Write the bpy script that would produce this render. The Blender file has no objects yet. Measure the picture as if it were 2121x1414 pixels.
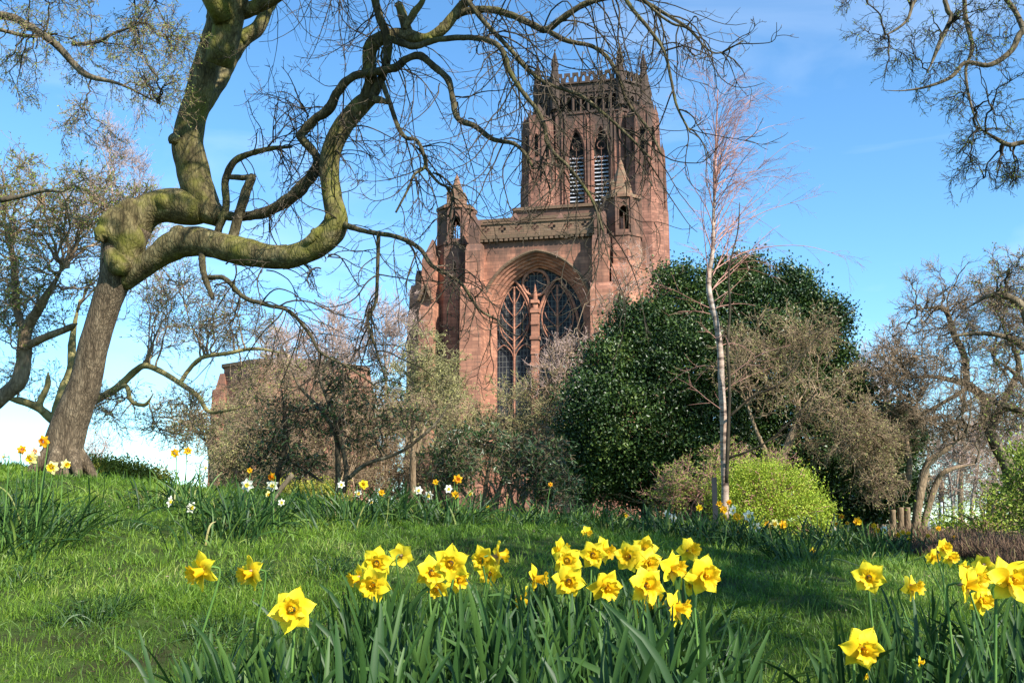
import bpy, bmesh, math, random
import numpy as np
from mathutils import Vector, Matrix
rng = np.random.default_rng(7); random.seed(7)
scene = bpy.context.scene
COL = scene.collection
R = math.radians

# ------------------------------------------------------------------ camera, sky, sun, exposure
F_PX, PITCH, CZ = 2062.0, R(10.25), 0.62
cam_data = bpy.data.cameras.new("camera"); cam = bpy.data.objects.new("camera", cam_data); COL.objects.link(cam)
cam_data.sensor_width = 36; cam_data.lens = 36 * F_PX / 2121; cam_data.clip_start = 0.05; cam_data.clip_end = 6000
cam.location = (0, 0, CZ); cam.rotation_euler = (R(90) + PITCH, 0, 0)
scene.camera = cam
SUN_EL, SUN_AZ = R(38), R(136)            # azimuth clockwise from +Y
world = bpy.data.worlds.new("World"); scene.world = world; world.use_nodes = True
wn, wl = world.node_tree.nodes, world.node_tree.links
bg = wn["Background"]; sky = wn.new("ShaderNodeTexSky"); sky.sky_type = 'NISHITA'; sky.sun_disc = False
sky.sun_elevation = SUN_EL; sky.sun_rotation = SUN_AZ; sky.ozone_density = 3.5; sky.air_density = 1.0; sky.dust_density = 0.1
geo = wn.new("ShaderNodeTexCoord"); mp = wn.new("ShaderNodeMapping"); mp.inputs["Scale"].default_value = (1.2, 2.0, 5.0)
nz = wn.new("ShaderNodeTexNoise"); nz.inputs["Scale"].default_value = 1.9; nz.inputs["Detail"].default_value = 7; nz.inputs["Distortion"].default_value = 0.6
rmp = wn.new("ShaderNodeValToRGB"); rmp.color_ramp.elements[0].position = 0.50; rmp.color_ramp.elements[1].position = 0.85
rmp.color_ramp.elements[1].color = (0.3, 0.3, 0.3, 1)
mx = wn.new("ShaderNodeMixRGB"); mx.inputs["Color2"].default_value = (8.0, 8.6, 9.2, 1)
wl.new(geo.outputs["Generated"], mp.inputs["Vector"]); wl.new(mp.outputs[0], nz.inputs["Vector"]); wl.new(nz.outputs["Fac"], rmp.inputs[0])
wl.new(rmp.outputs[0], mx.inputs["Fac"]); hs = wn.new("ShaderNodeHueSaturation"); hs.inputs["Saturation"].default_value = 1.06; tm = wn.new("ShaderNodeMixRGB"); tm.blend_type = 'MULTIPLY'; tm.inputs["Fac"].default_value = 1
tm.inputs["Color2"].default_value = (0.90, 1.20, 1.27, 1); wl.new(sky.outputs[0], hs.inputs["Color"]); wl.new(hs.outputs[0], tm.inputs["Color1"]); wl.new(tm.outputs[0], mx.inputs["Color1"]); wl.new(mx.outputs[0], bg.inputs[0])
bg.inputs[1].default_value = 0.098
sd = bpy.data.lights.new("sun", 'SUN'); sd.energy = 5.0; sd.angle = R(0.5); sd.color = (1.0, 0.94, 0.83)
sun = bpy.data.objects.new("sun", sd); COL.objects.link(sun)
TOSUN = Vector((math.sin(SUN_AZ) * math.cos(SUN_EL), math.cos(SUN_AZ) * math.cos(SUN_EL), math.sin(SUN_EL)))
sun.rotation_euler = TOSUN.to_track_quat('Z', 'Y').to_euler(); sun.location = (0, 0, 30)
scene.view_settings.view_transform = 'Standard'; scene.view_settings.look = 'None'
scene.view_settings.exposure = 1.15; scene.view_settings.gamma = 1.0
scene.cycles.max_bounces = 6; scene.cycles.diffuse_bounces = 2; scene.cycles.transparent_max_bounces = 8

# ------------------------------------------------------------------ helpers
CP, SP = math.cos(PITCH), math.sin(PITCH)
def ray(u, v):
    a = (u - 1060.5) / F_PX; b = (707 - v) / F_PX
    return np.array([a, CP - b * SP, SP + b * CP])
def P(u, v, y):
    r = ray(u, v); return np.array([0, 0, CZ]) + r * (y / r[1])
def mpp(y, z=1.0): return (y * CP + (z - CZ) * SP) / F_PX   # metres per source pixel

def norm(a): return a / np.maximum(np.linalg.norm(a, axis=-1, keepdims=True), 1e-9)

def tag(o, label=None, cat=None, group=None, kind=None):
    if label: o["label"] = label
    if cat: o["category"] = cat
    if group: o["group"] = group
    if kind: o["kind"] = kind
    return o
def make_mesh(name, V, faces, mats, smooth=True, attr=None, midx=None):
    """faces: list of int arrays (n,k)"""
    V = np.asarray(V, dtype=np.float32)
    if not isinstance(faces, (list, tuple)): faces = [faces]
    faces = [np.asarray(f, dtype=np.int32) for f in faces if len(f)]
    me = bpy.data.meshes.new(name)
    me.vertices.add(len(V)); me.vertices.foreach_set("co", V.ravel())
    loops = np.concatenate([f.ravel() for f in faces])
    tot = np.concatenate([np.full(len(f), f.shape[1], dtype=np.int32) for f in faces])
    start = np.concatenate([[0], np.cumsum(tot)[:-1]]).astype(np.int32)
    me.loops.add(len(loops)); me.loops.foreach_set("vertex_index", loops)
    me.polygons.add(len(tot)); me.polygons.foreach_set("loop_start", start)
    me.polygons.foreach_set("loop_total", tot)
    me.polygons.foreach_set("use_smooth", np.full(len(tot), smooth))
    if midx is not None: me.polygons.foreach_set("material_index", np.asarray(midx, dtype=np.int32))
    if attr is not None:
        for k, a in attr.items():
            at = me.attributes.new(k, 'FLOAT', 'POINT'); at.data.foreach_set("value", np.asarray(a, dtype=np.float32))
    me.update(calc_edges=True)
    for m in (mats if isinstance(mats, (list, tuple)) else [mats]): me.materials.append(m)
    return me
def link(name, me, parent=None, loc=None):
    o = bpy.data.objects.new(name, me); COL.objects.link(o)
    if parent: o.parent = parent
    if loc is not None: o.location = loc
    return o
def empty(name, loc, rz=0):
    o = bpy.data.objects.new(name, None); COL.objects.link(o); o.location = loc; o.rotation_euler = (0, 0, rz)
    o.empty_display_size = 0.1
    return o
def wpart(root, name, V, faces, mat, smooth=True, attr=None):
    """a part given in world coordinates, stored relative to its root (root unrotated)"""
    V = np.asarray(V, dtype=np.float64) - np.array(root.location)
    return link(name, make_mesh(name, V, faces, mat, smooth, attr), root)

class Geo:
    """collects verts and faces of several shapes into one mesh"""
    def __init__(s): s.V = []; s.F = {}; s.n = 0; s.A = {}
    def add(s, V, F, **attr):
        V = np.asarray(V, dtype=np.float64)
        if not isinstance(F, (list, tuple)): F = [F]
        for f in F:
            f = np.asarray(f, dtype=np.int64)
            if len(f): s.F.setdefault(f.shape[1], []).append(f + s.n)
        for k, a in attr.items(): s.A.setdefault(k, []).append(np.asarray(a).ravel())
        s.V.append(V); s.n += len(V)
    def faces(s): return [np.concatenate(v) for v in s.F.values()]
    def verts(s): return np.concatenate(s.V)
    def attrs(s): return {k: np.concatenate(v) for k, v in s.A.items()} or None
    def part(s, root, name, mat, smooth=False):
        return wpart(root, name, s.verts(), s.faces(), mat, smooth, s.attrs())
    def mesh(s, name, mat, smooth=False): return make_mesh(name, s.verts(), s.faces(), mat, smooth, s.attrs())

def tubes(pts, rad, sides, lump=0.0, cap=True):
    """pts (M,K,3), rad (M,K) -> V, faces"""
    pts = np.asarray(pts, float); rad = np.asarray(rad, float)
    M, K, _ = pts.shape
    T = np.empty_like(pts); T[:, 1:-1] = pts[:, 2:] - pts[:, :-2]; T[:, 0] = pts[:, 1] - pts[:, 0]; T[:, -1] = pts[:, -1] - pts[:, -2]
    T = norm(T)
    N = np.empty_like(T)
    ref = np.where(np.abs(T[:, 0, 2:3]) > 0.8, np.array([[1., 0, 0]]), np.array([[0, 0, 1.]]))
    N[:, 0] = norm(np.cross(T[:, 0], ref))
    for k in range(1, K):                      # parallel transport
        n = N[:, k - 1] - T[:, k] * np.sum(N[:, k - 1] * T[:, k], axis=1, keepdims=True)
        N[:, k] = norm(n)
    B = np.cross(T, N)
    a = np.linspace(0, 2 * np.pi, sides, endpoint=False)
    ca, sa = np.cos(a)[None, None, :, None], np.sin(a)[None, None, :, None]
    D = N[:, :, None] * ca + B[:, :, None] * sa
    r = rad[:, :, None, None]
    V = pts[:, :, None] + D * r
    if lump:
        q = V * (1.0 / np.maximum(rad.mean(), 1e-4)) * 0.55
        w = np.sin(q[..., 0] * 1.9 + q[..., 1] * 1.1) * np.sin(q[..., 2] * 1.6 + 1.3) + 0.6 * np.sin(q[..., 0] * 3.7 + 2) * np.sin(q[..., 2] * 3.3 + q[..., 1] * 2.9) \
            + 0.35 * np.sin(q[..., 0] * 7.1 + 1) * np.sin(q[..., 2] * 6.3 + 2)
        V = V + D * r * lump * w[..., None]
    V = V.reshape(-1, 3)
    idx = np.arange(M * K * sides).reshape(M, K, sides)
    nx = np.roll(idx, -1, axis=2)
    F4 = np.stack([idx[:, :-1], nx[:, :-1], nx[:, 1:], idx[:, 1:]], axis=-1).reshape(-1, 4)
    out = [F4]
    if cap and sides >= 3:
        out.append(idx[:, -1].reshape(-1, sides)); out.append(idx[:, 0, ::-1].reshape(-1, sides))
    return V, out

def spline(ctrl, n):
    """Catmull-Rom through rows of ctrl (k,d) -> (n,d)"""
    c = np.asarray(ctrl, float); c = np.vstack([2 * c[0] - c[1], c, 2 * c[-1] - c[-2]])
    k = len(c) - 3; t = np.linspace(0, k - 1e-6, n); i = t.astype(int); f = (t - i)[:, None]
    p0, p1, p2, p3 = c[i], c[i + 1], c[i + 2], c[i + 3]
    return 0.5 * (2 * p1 + (p2 - p0) * f + (2 * p0 - 5 * p1 + 4 * p2 - p3) * f ** 2 + (3 * p1 - p0 - 3 * p2 + p3) * f ** 3)

def grow(P0, D0, L, Rr, n, wig, bias=(0, 0, 0), tip=0.3, curl=0.0, persist=0.6):
    M = len(P0); pts = np.zeros((M, n + 1, 3)); pts[:, 0] = P0; d = norm(np.asarray(D0, float)); st = (L / n)[:, None]
    w = rng.normal(size=(M, 3)) * wig; b = np.array(bias, float)
    for i in range(n):
        t = i / n
        w = w * persist + rng.normal(size=(M, 3)) * wig * (1 - persist) * 1.6
        bb = b.copy(); 
        if curl: bb = bb * (1 - t * 1.3) + np.array([0, 0, curl]) * max(0, t - 0.55) * 2.2
        d = norm(d + w + bb); pts[:, i + 1] = pts[:, i] + d * st
    t = np.linspace(0, 1, n + 1)[None]
    return pts, Rr[:, None] * (1 - (1 - tip) * t)

def spawn(pts, rad, L, per, t0, t1, a0, a1, lr, rr, rmin=0.0, lfall=0.5, flat=None):
    M, K, _ = pts.shape
    cnt = np.floor(per + rng.random(M)).astype(int) if np.isscalar(per) else np.floor(per + rng.random(M)).astype(int)
    idx = np.repeat(np.arange(M), cnt); m = len(idx)
    t = t0 + (t1 - t0) * rng.random(m); q = t * (K - 1); i = np.minimum(q.astype(int), K - 2); f = (q - i)[:, None]
    a, b = pts[idx, i], pts[idx, i + 1]; p = a + (b - a) * f; T = norm(b - a)
    rv = rng.normal(size=(m, 3)); 
    if flat is not None: rv = rv * np.array(flat)
    pr = norm(rv - T * np.sum(rv * T, axis=1, keepdims=True))
    ang = (a0 + (a1 - a0) * rng.random(m))[:, None]
    D = T * np.cos(ang) + pr * np.sin(ang)
    l = L[idx] * lr * rng.uniform(0.55, 1.3, m) * (1 - lfall * t)
    r = np.maximum((rad[idx, i] * (1 - f[:, 0]) + rad[idx, i + 1] * f[:, 0]) * rr, rmin)
    return p, D, l, r

def plen(pts): return np.sum(np.linalg.norm(np.diff(pts, axis=1), axis=2), axis=1)

def reach(bases, targets, n, arch=0.4, wob=0.05):
    """curved stems from bases to targets"""
    M = len(targets); b = np.broadcast_to(bases, (M, 3)); d = targets - b; H = np.linalg.norm(d, axis=1, keepdims=True)
    c = b + d * 0.5 + np.array([0, 0, 1.]) * H * arch * rng.uniform(0.5, 1.2, (M, 1)) - np.hstack([d[:, :2], np.zeros((M, 1))]) * 0.22
    t = np.linspace(0, 1, n + 1)[None, :, None]
    pts = (1 - t) ** 2 * b[:, None] + 2 * t * (1 - t) * c[:, None] + t ** 2 * targets[:, None]
    nz_ = np.cumsum(rng.normal(size=(M, n + 1, 3)), axis=1); nz_ -= nz_[:, :1] * (1 - t) + nz_[:, -1:] * t
    return pts + nz_ * wob * H[:, None] * 0.25 * np.sqrt(1.0 / n)

def leaves(pos, tipdir, nrm, l, w, fold=0.25):
    m = len(pos); a = norm(tipdir); s = norm(np.cross(nrm, a)); n = np.cross(a, s)
    l = np.broadcast_to(l, (m,))[:, None]; w = np.broadcast_to(w, (m,))[:, None]
    b = pos; tp = pos + a * l; mid = pos + a * l * 0.45
    lf = mid + s * w * 0.5 + n * w * fold; rt = mid - s * w * 0.5 + n * w * fold
    V = np.stack([b, rt, tp, lf], axis=1).reshape(-1, 3); i = np.arange(m)[:, None] * 4
    F = np.concatenate([i + np.array([[0, 1, 2]]), i + np.array([[0, 2, 3]])])
    rnd = np.repeat(rng.random(m), 4)
    return V, [F], rnd

# ------------------------------------------------------------------ materials
def nd(nt, typ, **kw):
    n = nt.nodes.new(typ)
    for k, v in kw.items():
        if k in n.inputs: n.inputs[k].default_value = v
        else: setattr(n, k, v)
    return n
def ramp(nt, fac, stops):
    r = nt.nodes.new("ShaderNodeValToRGB"); e = r.color_ramp.elements
    while len(e) < len(stops): e.new(0.5)
    for x, (p, c) in zip(e, stops): x.position = p; x.color = (*c, 1) if len(c) == 3 else c
    nt.links.new(fac, r.inputs[0]); return r.outputs[0]
def base_mat(name, rough=0.7, spec=0.3):
    m = bpy.data.materials.new(name); m.use_nodes = True; nt = m.node_tree
    b = nt.nodes["Principled BSDF"]; b.inputs["Roughness"].default_value = rough; b.inputs["Specular IOR Level"].default_value = spec
    return m, nt, b
def coords(nt, scale=(1, 1, 1), typ="Object"):
    tc = nt.nodes.new("ShaderNodeTexCoord"); mp = nt.nodes.new("ShaderNodeMapping"); mp.inputs["Scale"].default_value = scale
    nt.links.new(tc.outputs[typ], mp.inputs["Vector"]); return mp.outputs[0]
def bump(nt, b, h, strength=0.4, dist=0.01):
    bp = nd(nt, "ShaderNodeBump"); bp.inputs["Strength"].default_value = strength; bp.inputs["Distance"].default_value = dist
    nt.links.new(h, bp.inputs["Height"]); nt.links.new(bp.outputs[0], b.inputs["Normal"])
def noise_mat(name, stops, scale=5, rough=0.8, spec=0.2, stretch=(1, 1, 1), detail=6, bmp=0, bdist=0.01):
    m, nt, b = base_mat(name, rough, spec)
    n = nd(nt, "ShaderNodeTexNoise", Scale=scale, Detail=detail); nt.links.new(coords(nt, stretch), n.inputs["Vector"])
    nt.links.new(ramp(nt, n.outputs["Fac"], stops), b.inputs["Base Color"])
    if bmp: bump(nt, b, n.outputs["Fac"], bmp, bdist)
    return m
def leaf_mat(name, stops, rough=0.5, spec=0.4, trans=0.3, attr="rnd", noise=0.0, along=None):
    m, nt, b = base_mat(name, rough, spec)
    at = nd(nt, "ShaderNodeAttribute", attribute_name=attr); f = at.outputs["Fac"]
    if noise:
        n = nd(nt, "ShaderNodeTexNoise", Scale=noise, Detail=3); nt.links.new(coords(nt), n.inputs["Vector"])
        ma = nd(nt, "ShaderNodeMath", operation='MULTIPLY_ADD'); nt.links.new(n.outputs["Fac"], ma.inputs[0]); ma.inputs[1].default_value = 1.4
        m2 = nd(nt, "ShaderNodeMath", operation='MULTIPLY_ADD'); nt.links.new(f, m2.inputs[0]); m2.inputs[1].default_value = 0.55; m2.inputs[2].default_value = -0.48
        nt.links.new(m2.outputs[0], ma.inputs[2]); f = ma.outputs[0]
    c = ramp(nt, f, stops); nt.links.new(c, b.inputs["Base Color"])
    if trans:
        tr = nd(nt, "ShaderNodeBsdfTranslucent"); mix = nd(nt, "ShaderNodeMixShader"); mix.inputs[0].default_value = trans
        nt.links.new(c, tr.inputs["Color"]); nt.links.new(b.outputs[0], mix.inputs[1]); nt.links.new(tr.outputs[0], mix.inputs[2])
        nt.links.new(mix.outputs[0], nt.nodes["Material Output"].inputs[0])
    return m

def bark_mat(name, dark, mid, light, moss=None, scale=9, bstr=0.8, bd=0.02, stretch=(1, 1, 0.35), mossbias=0.5, crack=0.5):
    m, nt, b = base_mat(name, 0.9, 0.15)
    co = coords(nt, stretch); n = nd(nt, "ShaderNodeTexNoise", Scale=scale, Detail=9, Roughness=0.65, Distortion=0.5); nt.links.new(co, n.inputs["Vector"])
    va = nd(nt, "ShaderNodeMixRGB", blend_type='ADD'); va.inputs[0].default_value = 0.045; nt.links.new(co, va.inputs[1]); nt.links.new(n.outputs["Color"], va.inputs[2])
    v = nd(nt, "ShaderNodeTexVoronoi", Scale=scale * 2.9, feature='DISTANCE_TO_EDGE'); nt.links.new(va.outputs[0], v.inputs["Vector"])
    c = ramp(nt, n.outputs["Fac"], [(0.3, dark), (0.52, mid), (0.72, light)])
    cr = ramp(nt, v.outputs["Distance"], [(0.0, (0.25, 0.25, 0.25)), (0.22, (1, 1, 1))])
    mu = nd(nt, "ShaderNodeMixRGB", blend_type='MULTIPLY'); mu.inputs[0].default_value = crack
    nt.links.new(c, mu.inputs[1]); nt.links.new(cr, mu.inputs[2]); out = mu.outputs[0]
    if moss:
        n2 = nd(nt, "ShaderNodeTexNoise", Scale=scale * 0.28, Detail=5, Roughness=0.6); nt.links.new(coords(nt), n2.inputs["Vector"])
        f = ramp(nt, n2.outputs["Fac"], [(mossbias - 0.07, (0, 0, 0)), (mossbias + 0.12, (0.85, 0.85, 0.85))])
        m2 = nd(nt, "ShaderNodeMixRGB"); nt.links.new(f, m2.inputs[0]); nt.links.new(out, m2.inputs[1]); m2.inputs[2].default_value = (*moss, 1); out = m2.outputs[0]
    nt.links.new(out, b.inputs["Base Color"])
    ad = nd(nt, "ShaderNodeMath", operation='MULTIPLY_ADD'); nt.links.new(cr, ad.inputs[0]); ad.inputs[1].default_value = 0.35; nt.links.new(n.outputs["Fac"], ad.inputs[2])
    bump(nt, b, ad.outputs[0], bstr, bd)
    return m

def stone_mat(name, c1, c2, mortar, soot=(0.05, 0.042, 0.036), soot_z=None, w=1.1, h=0.42, sootamt=0.8, band=None):
    m, nt, b = base_mat(name, 0.92, 0.1)
    ge = nd(nt, "ShaderNodeTexCoord"); sx = nd(nt, "ShaderNodeSeparateXYZ"); nt.links.new(ge.outputs["Object"], sx.inputs[0])
    a = nd(nt, "ShaderNodeMath", operation='MULTIPLY'); nt.links.new(sx.outputs["Y"], a.inputs[0]); a.inputs[1].default_value = 0.73
    s = nd(nt, "ShaderNodeMath", operation='ADD'); nt.links.new(sx.outputs["X"], s.inputs[0]); nt.links.new(a.outputs[0], s.inputs[1])
    cx = nd(nt, "ShaderNodeCombineXYZ"); nt.links.new(s.outputs[0], cx.inputs[0]); nt.links.new(sx.outputs["Z"], cx.inputs[1])
    br = nd(nt, "ShaderNodeTexBrick"); br.inputs["Scale"].default_value = 1.0; br.inputs["Brick Width"].default_value = w; br.inputs["Row Height"].default_value = h
    br.inputs["Mortar Size"].default_value = 0.03; br.inputs["Color1"].default_value = (*c1, 1); br.inputs["Color2"].default_value = (*c2, 1); br.inputs["Mortar"].default_value = (*mortar, 1)
    nt.links.new(cx.outputs[0], br.inputs["Vector"])
    n = nd(nt, "ShaderNodeTexNoise", Scale=0.35, Detail=8, Roughness=0.7); nt.links.new(ge.outputs["Object"], n.inputs["Vector"])
    n3 = nd(nt, "ShaderNodeTexNoise", Scale=0.5, Detail=6, Roughness=0.7)
    st = nd(nt, "ShaderNodeMapping"); st.inputs["Scale"].default_value = (1.6, 1.6, 0.22); nt.links.new(ge.outputs["Object"], st.inputs["Vector"]); nt.links.new(st.outputs[0], n3.inputs["Vector"])
    f = n3.outputs["Fac"]
    lo, hi = 0.50, 0.78
    if soot_z:
        mr = nd(nt, "ShaderNodeMapRange"); nt.links.new(sx.outputs["Z"], mr.inputs[0]); mr.inputs[1].default_value = soot_z[0]; mr.inputs[2].default_value = soot_z[1]; mr.inputs[3].default_value = 0; mr.inputs[4].default_value = 0.32
        ad = nd(nt, "ShaderNodeMath", operation='ADD'); nt.links.new(f, ad.inputs[0]); nt.links.new(mr.outputs[0], ad.inputs[1]); f = ad.outputs[0]
    if band:
        for (z0, z1) in band:
            mr = nd(nt, "ShaderNodeMapRange"); mr.interpolation_type = 'SMOOTHSTEP'; nt.links.new(sx.outputs["Z"], mr.inputs[0]); mr.inputs[1].default_value = z0; mr.inputs[2].default_value = z1; mr.inputs[3].default_value = 0; mr.inputs[4].default_value = 0.2
            ad = nd(nt, "ShaderNodeMath", operation='ADD'); nt.links.new(f, ad.inputs[0]); nt.links.new(mr.outputs[0], ad.inputs[1]); f = ad.outputs[0]
    sf = ramp(nt, f, [(lo, (0, 0, 0)), (hi, (sootamt,) * 3)])
    vv = ramp(nt, n.outputs["Fac"], [(0.3, (0.72, 0.7, 0.7)), (0.7, (1.15, 1.12, 1.08))])
    mu = nd(nt, "ShaderNodeMixRGB", blend_type='MULTIPLY'); mu.inputs[0].default_value = 1; nt.links.new(br.outputs["Color"], mu.inputs[1]); nt.links.new(vv, mu.inputs[2])
    m2 = nd(nt, "ShaderNodeMixRGB"); nt.links.new(sf, m2.inputs[0]); nt.links.new(mu.outputs[0], m2.inputs[1]); m2.inputs[2].default_value = (*soot, 1)
    nt.links.new(m2.outputs[0], b.inputs["Base Color"])
    bump(nt, b, br.outputs["Fac"], -0.5, 0.05)
    return m

MAT = {}
MAT['hero'] = bark_mat("mossy_bark", (0.04, 0.03, 0.014), (0.13, 0.105, 0.05), (0.27, 0.225, 0.115), moss=(0.13, 0.13, 0.02), scale=10, bstr=0.7, bd=0.025, mossbias=0.54, crack=0.6)
MAT['bough'] = bark_mat('dark_branch_bark', (0.03, 0.023, 0.013), (0.085, 0.07, 0.038), (0.18, 0.15, 0.085), moss=(0.10, 0.10, 0.028), scale=12, bstr=0.7, bd=0.02, mossbias=0.6, crack=0.5)
MAT['trunk'] = bark_mat("ridged_bark", (0.055, 0.04, 0.026), (0.15, 0.112, 0.072), (0.25, 0.195, 0.13), moss=None, scale=17, bstr=0.8, bd=0.03, stretch=(1, 1, 0.22), crack=0.65)
MAT['twig'] = noise_mat("dark_twig", [(0.35, (0.02, 0.015, 0.01)), (0.6, (0.055, 0.043, 0.026)), (0.75, (0.12, 0.098, 0.06))], scale=7, rough=0.8)
MAT['twig_tip'] = noise_mat("pale_twig", [(0.35, (0.05, 0.036, 0.026)), (0.7, (0.26, 0.19, 0.145))], scale=2.2, rough=0.7)
MAT['pinktwig'] = noise_mat("pink_grey_twig", [(0.35, (0.26, 0.18, 0.15)), (0.7, (0.50, 0.37, 0.32))], scale=4, rough=0.8)
MAT['browntwig'] = noise_mat("brown_twig", [(0.3, (0.12, 0.08, 0.05)), (0.7, (0.36, 0.26, 0.165))], scale=4, rough=0.8)
MAT['olivetwig'] = noise_mat("olive_twig", [(0.3, (0.16, 0.14, 0.065)), (0.7, (0.40, 0.36, 0.18))], scale=4, rough=0.8)
MAT['yellowbark'] = noise_mat("yellow_olive_bark", [(0.3, (0.12, 0.10, 0.04)), (0.55, (0.26, 0.22, 0.09)), (0.75, (0.36, 0.31, 0.14))], scale=6, rough=0.85, bmp=0.5)
MAT['greybark'] = bark_mat("grey_brown_bark", (0.05, 0.04, 0.028), (0.14, 0.11, 0.07), (0.27, 0.22, 0.15), scale=6, bstr=0.7)
MAT['tanbark'] = bark_mat("tan_bark", (0.10, 0.07, 0.04), (0.24, 0.17, 0.105), (0.36, 0.27, 0.17), scale=8, bstr=0.6)
MAT['redtwig'] = noise_mat("red_birch_twig", [(0.3, (0.22, 0.10, 0.075)), (0.7, (0.50, 0.28, 0.23))], scale=3, rough=0.7)
def birch_bark():
    m, nt, b = base_mat("birch_bark", 0.6, 0.3)
    n = nd(nt, "ShaderNodeTexNoise", Scale=3.0, Detail=6, Roughness=0.7); nt.links.new(coords(nt, (1.2, 1.2, 4.2)), n.inputs["Vector"])
    n2 = nd(nt, "ShaderNodeTexNoise", Scale=1.3, Detail=2); nt.links.new(coords(nt), n2.inputs["Vector"])
    c = ramp(nt, n.outputs["Fac"], [(0.38, (0.05, 0.035, 0.028)), (0.47, (0.26, 0.20, 0.16)), (0.62, (0.44, 0.375, 0.32))])
    tint = ramp(nt, n2.outputs["Fac"], [(0.4, (1, 0.82, 0.70)), (0.65, (1, 1, 1))])
    mu = nd(nt, "ShaderNodeMixRGB", blend_type='MULTIPLY'); mu.inputs[0].default_value = 0.8; nt.links.new(c, mu.inputs[1]); nt.links.new(tint, mu.inputs[2])
    nt.links.new(mu.outputs[0], b.inputs["Base Color"]); bump(nt, b, n.outputs["Fac"], 0.4, 0.01); return m
MAT['birch'] = birch_bark()
MAT['holly'] = leaf_mat("holly_leaf", [(0, (0.008, 0.020, 0.006)), (0.42, (0.022, 0.050, 0.010)), (0.68, (0.044, 0.085, 0.014)), (1, (0.13, 0.17, 0.04))], rough=0.42, spec=0.4, trans=0.04, noise=1.3)
MAT['laurel'] = leaf_mat("evergreen_shrub_leaf", [(0, (0.016, 0.034, 0.01)), (0.6, (0.04, 0.08, 0.02)), (1, (0.10, 0.13, 0.045))], rough=0.38, spec=0.5, trans=0.15)
MAT['bud'] = leaf_mat("fresh_bud_leaf", [(0, (0.12, 0.16, 0.025)), (0.6, (0.24, 0.32, 0.05)), (1, (0.40, 0.46, 0.10))], rough=0.6, spec=0.2, trans=0.35)
MAT['olivebud'] = leaf_mat("olive_bud_leaf", [(0, (0.13, 0.12, 0.045)), (0.6, (0.26, 0.25, 0.09)), (1, (0.42, 0.40, 0.16))], rough=0.7, spec=0.2, trans=0.25)
MAT['lime'] = leaf_mat("lime_bush_leaf", [(0, (0.15, 0.20, 0.02)), (0.5, (0.34, 0.46, 0.04)), (0.85, (0.52, 0.62, 0.08)), (1, (0.34, 0.22, 0.05))], rough=0.55, spec=0.3, trans=0.35)
MAT['hedge'] = leaf_mat("hedge_leaf", [(0, (0.10, 0.11, 0.015)), (0.6, (0.26, 0.27, 0.035)), (1, (0.42, 0.40, 0.06))], rough=0.55, spec=0.3, trans=0.25)
MAT['grass'] = leaf_mat("grass_blade", [(0, (0.014, 0.044, 0.006)), (0.28, (0.050, 0.110, 0.010)), (0.50, (0.098, 0.190, 0.014)), (0.74, (0.175, 0.275, 0.026)), (0.95, (0.30, 0.32, 0.09)), (1, (0.42, 0.36, 0.19))], rough=0.5, spec=0.35, trans=0.3, noise=1.1)  # noise mixes blade tones and paints patches of broken shade into the lawn
MAT['tuft'] = leaf_mat("dark_grass_blade", [(0, (0.012, 0.036, 0.008)), (0.7, (0.035, 0.085, 0.014)), (1, (0.09, 0.15, 0.03))], rough=0.45, spec=0.4, trans=0.2)
MAT['dleaf'] = leaf_mat("daffodil_leaf", [(0, (0.010, 0.034, 0.008)), (0.5, (0.026, 0.068, 0.014)), (0.85, (0.062, 0.125, 0.022)), (0.97, (0.14, 0.21, 0.04)), (1, (0.32, 0.26, 0.10))], rough=0.5, spec=0.3, trans=0.22)
MAT['dstem'] = noise_mat("daffodil_stem", [(0.3, (0.05, 0.12, 0.02)), (0.7, (0.11, 0.20, 0.04))], scale=10, rough=0.5)
MAT['spathe'] = noise_mat("papery_spathe", [(0.3, (0.20, 0.11, 0.05)), (0.7, (0.45, 0.30, 0.17))], scale=60, rough=0.8)
def petal_mat(name, inner, outer, trans=0.35):
    m, nt, b = base_mat(name, 0.55, 0.25)
    at = nd(nt, "ShaderNodeAttribute", attribute_name="along"); n = nd(nt, "ShaderNodeTexNoise", Scale=35, Detail=4); nt.links.new(coords(nt), n.inputs["Vector"])
    c = ramp(nt, at.outputs["Fac"], [(0, inner), (1, outer)]); nn = ramp(nt, n.outputs["Fac"], [(0.3, (0.86, 0.84, 0.8)), (0.7, (1.05, 1.05, 1.05))])
    mu = nd(nt, "ShaderNodeMixRGB", blend_type='MULTIPLY'); mu.inputs[0].default_value = 1; nt.links.new(c, mu.inputs[1]); nt.links.new(nn, mu.inputs[2])
    nt.links.new(mu.outputs[0], b.inputs["Base Color"])
    tr = nd(nt, "ShaderNodeBsdfTranslucent"); mix = nd(nt, "ShaderNodeMixShader"); mix.inputs[0].default_value = trans
    nt.links.new(mu.outputs[0], tr.inputs["Color"]); nt.links.new(b.outputs[0], mix.inputs[1]); nt.links.new(tr.outputs[0], mix.inputs[2]); nt.links.new(mix.outputs[0], nt.nodes["Material Output"].inputs[0])
    bump(nt, b, n.outputs["Fac"], 0.25, 0.002)
    return m
MAT['py'] = petal_mat("yellow_petal", (0.84, 0.60, 0.015), (0.90, 0.76, 0.035))
MAT['cy'] = petal_mat("golden_trumpet", (0.90, 0.56, 0.012), (0.92, 0.62, 0.016), 0.45)
MAT['pw'] = petal_mat("white_petal", (0.80, 0.80, 0.62), (0.82, 0.83, 0.74))
MAT['pp'] = petal_mat("pale_yellow_petal", (0.78, 0.68, 0.20), (0.85, 0.80, 0.38))
MAT['po'] = petal_mat("orange_yellow_petal", (0.80, 0.38, 0.008), (0.86, 0.46, 0.012))
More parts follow.
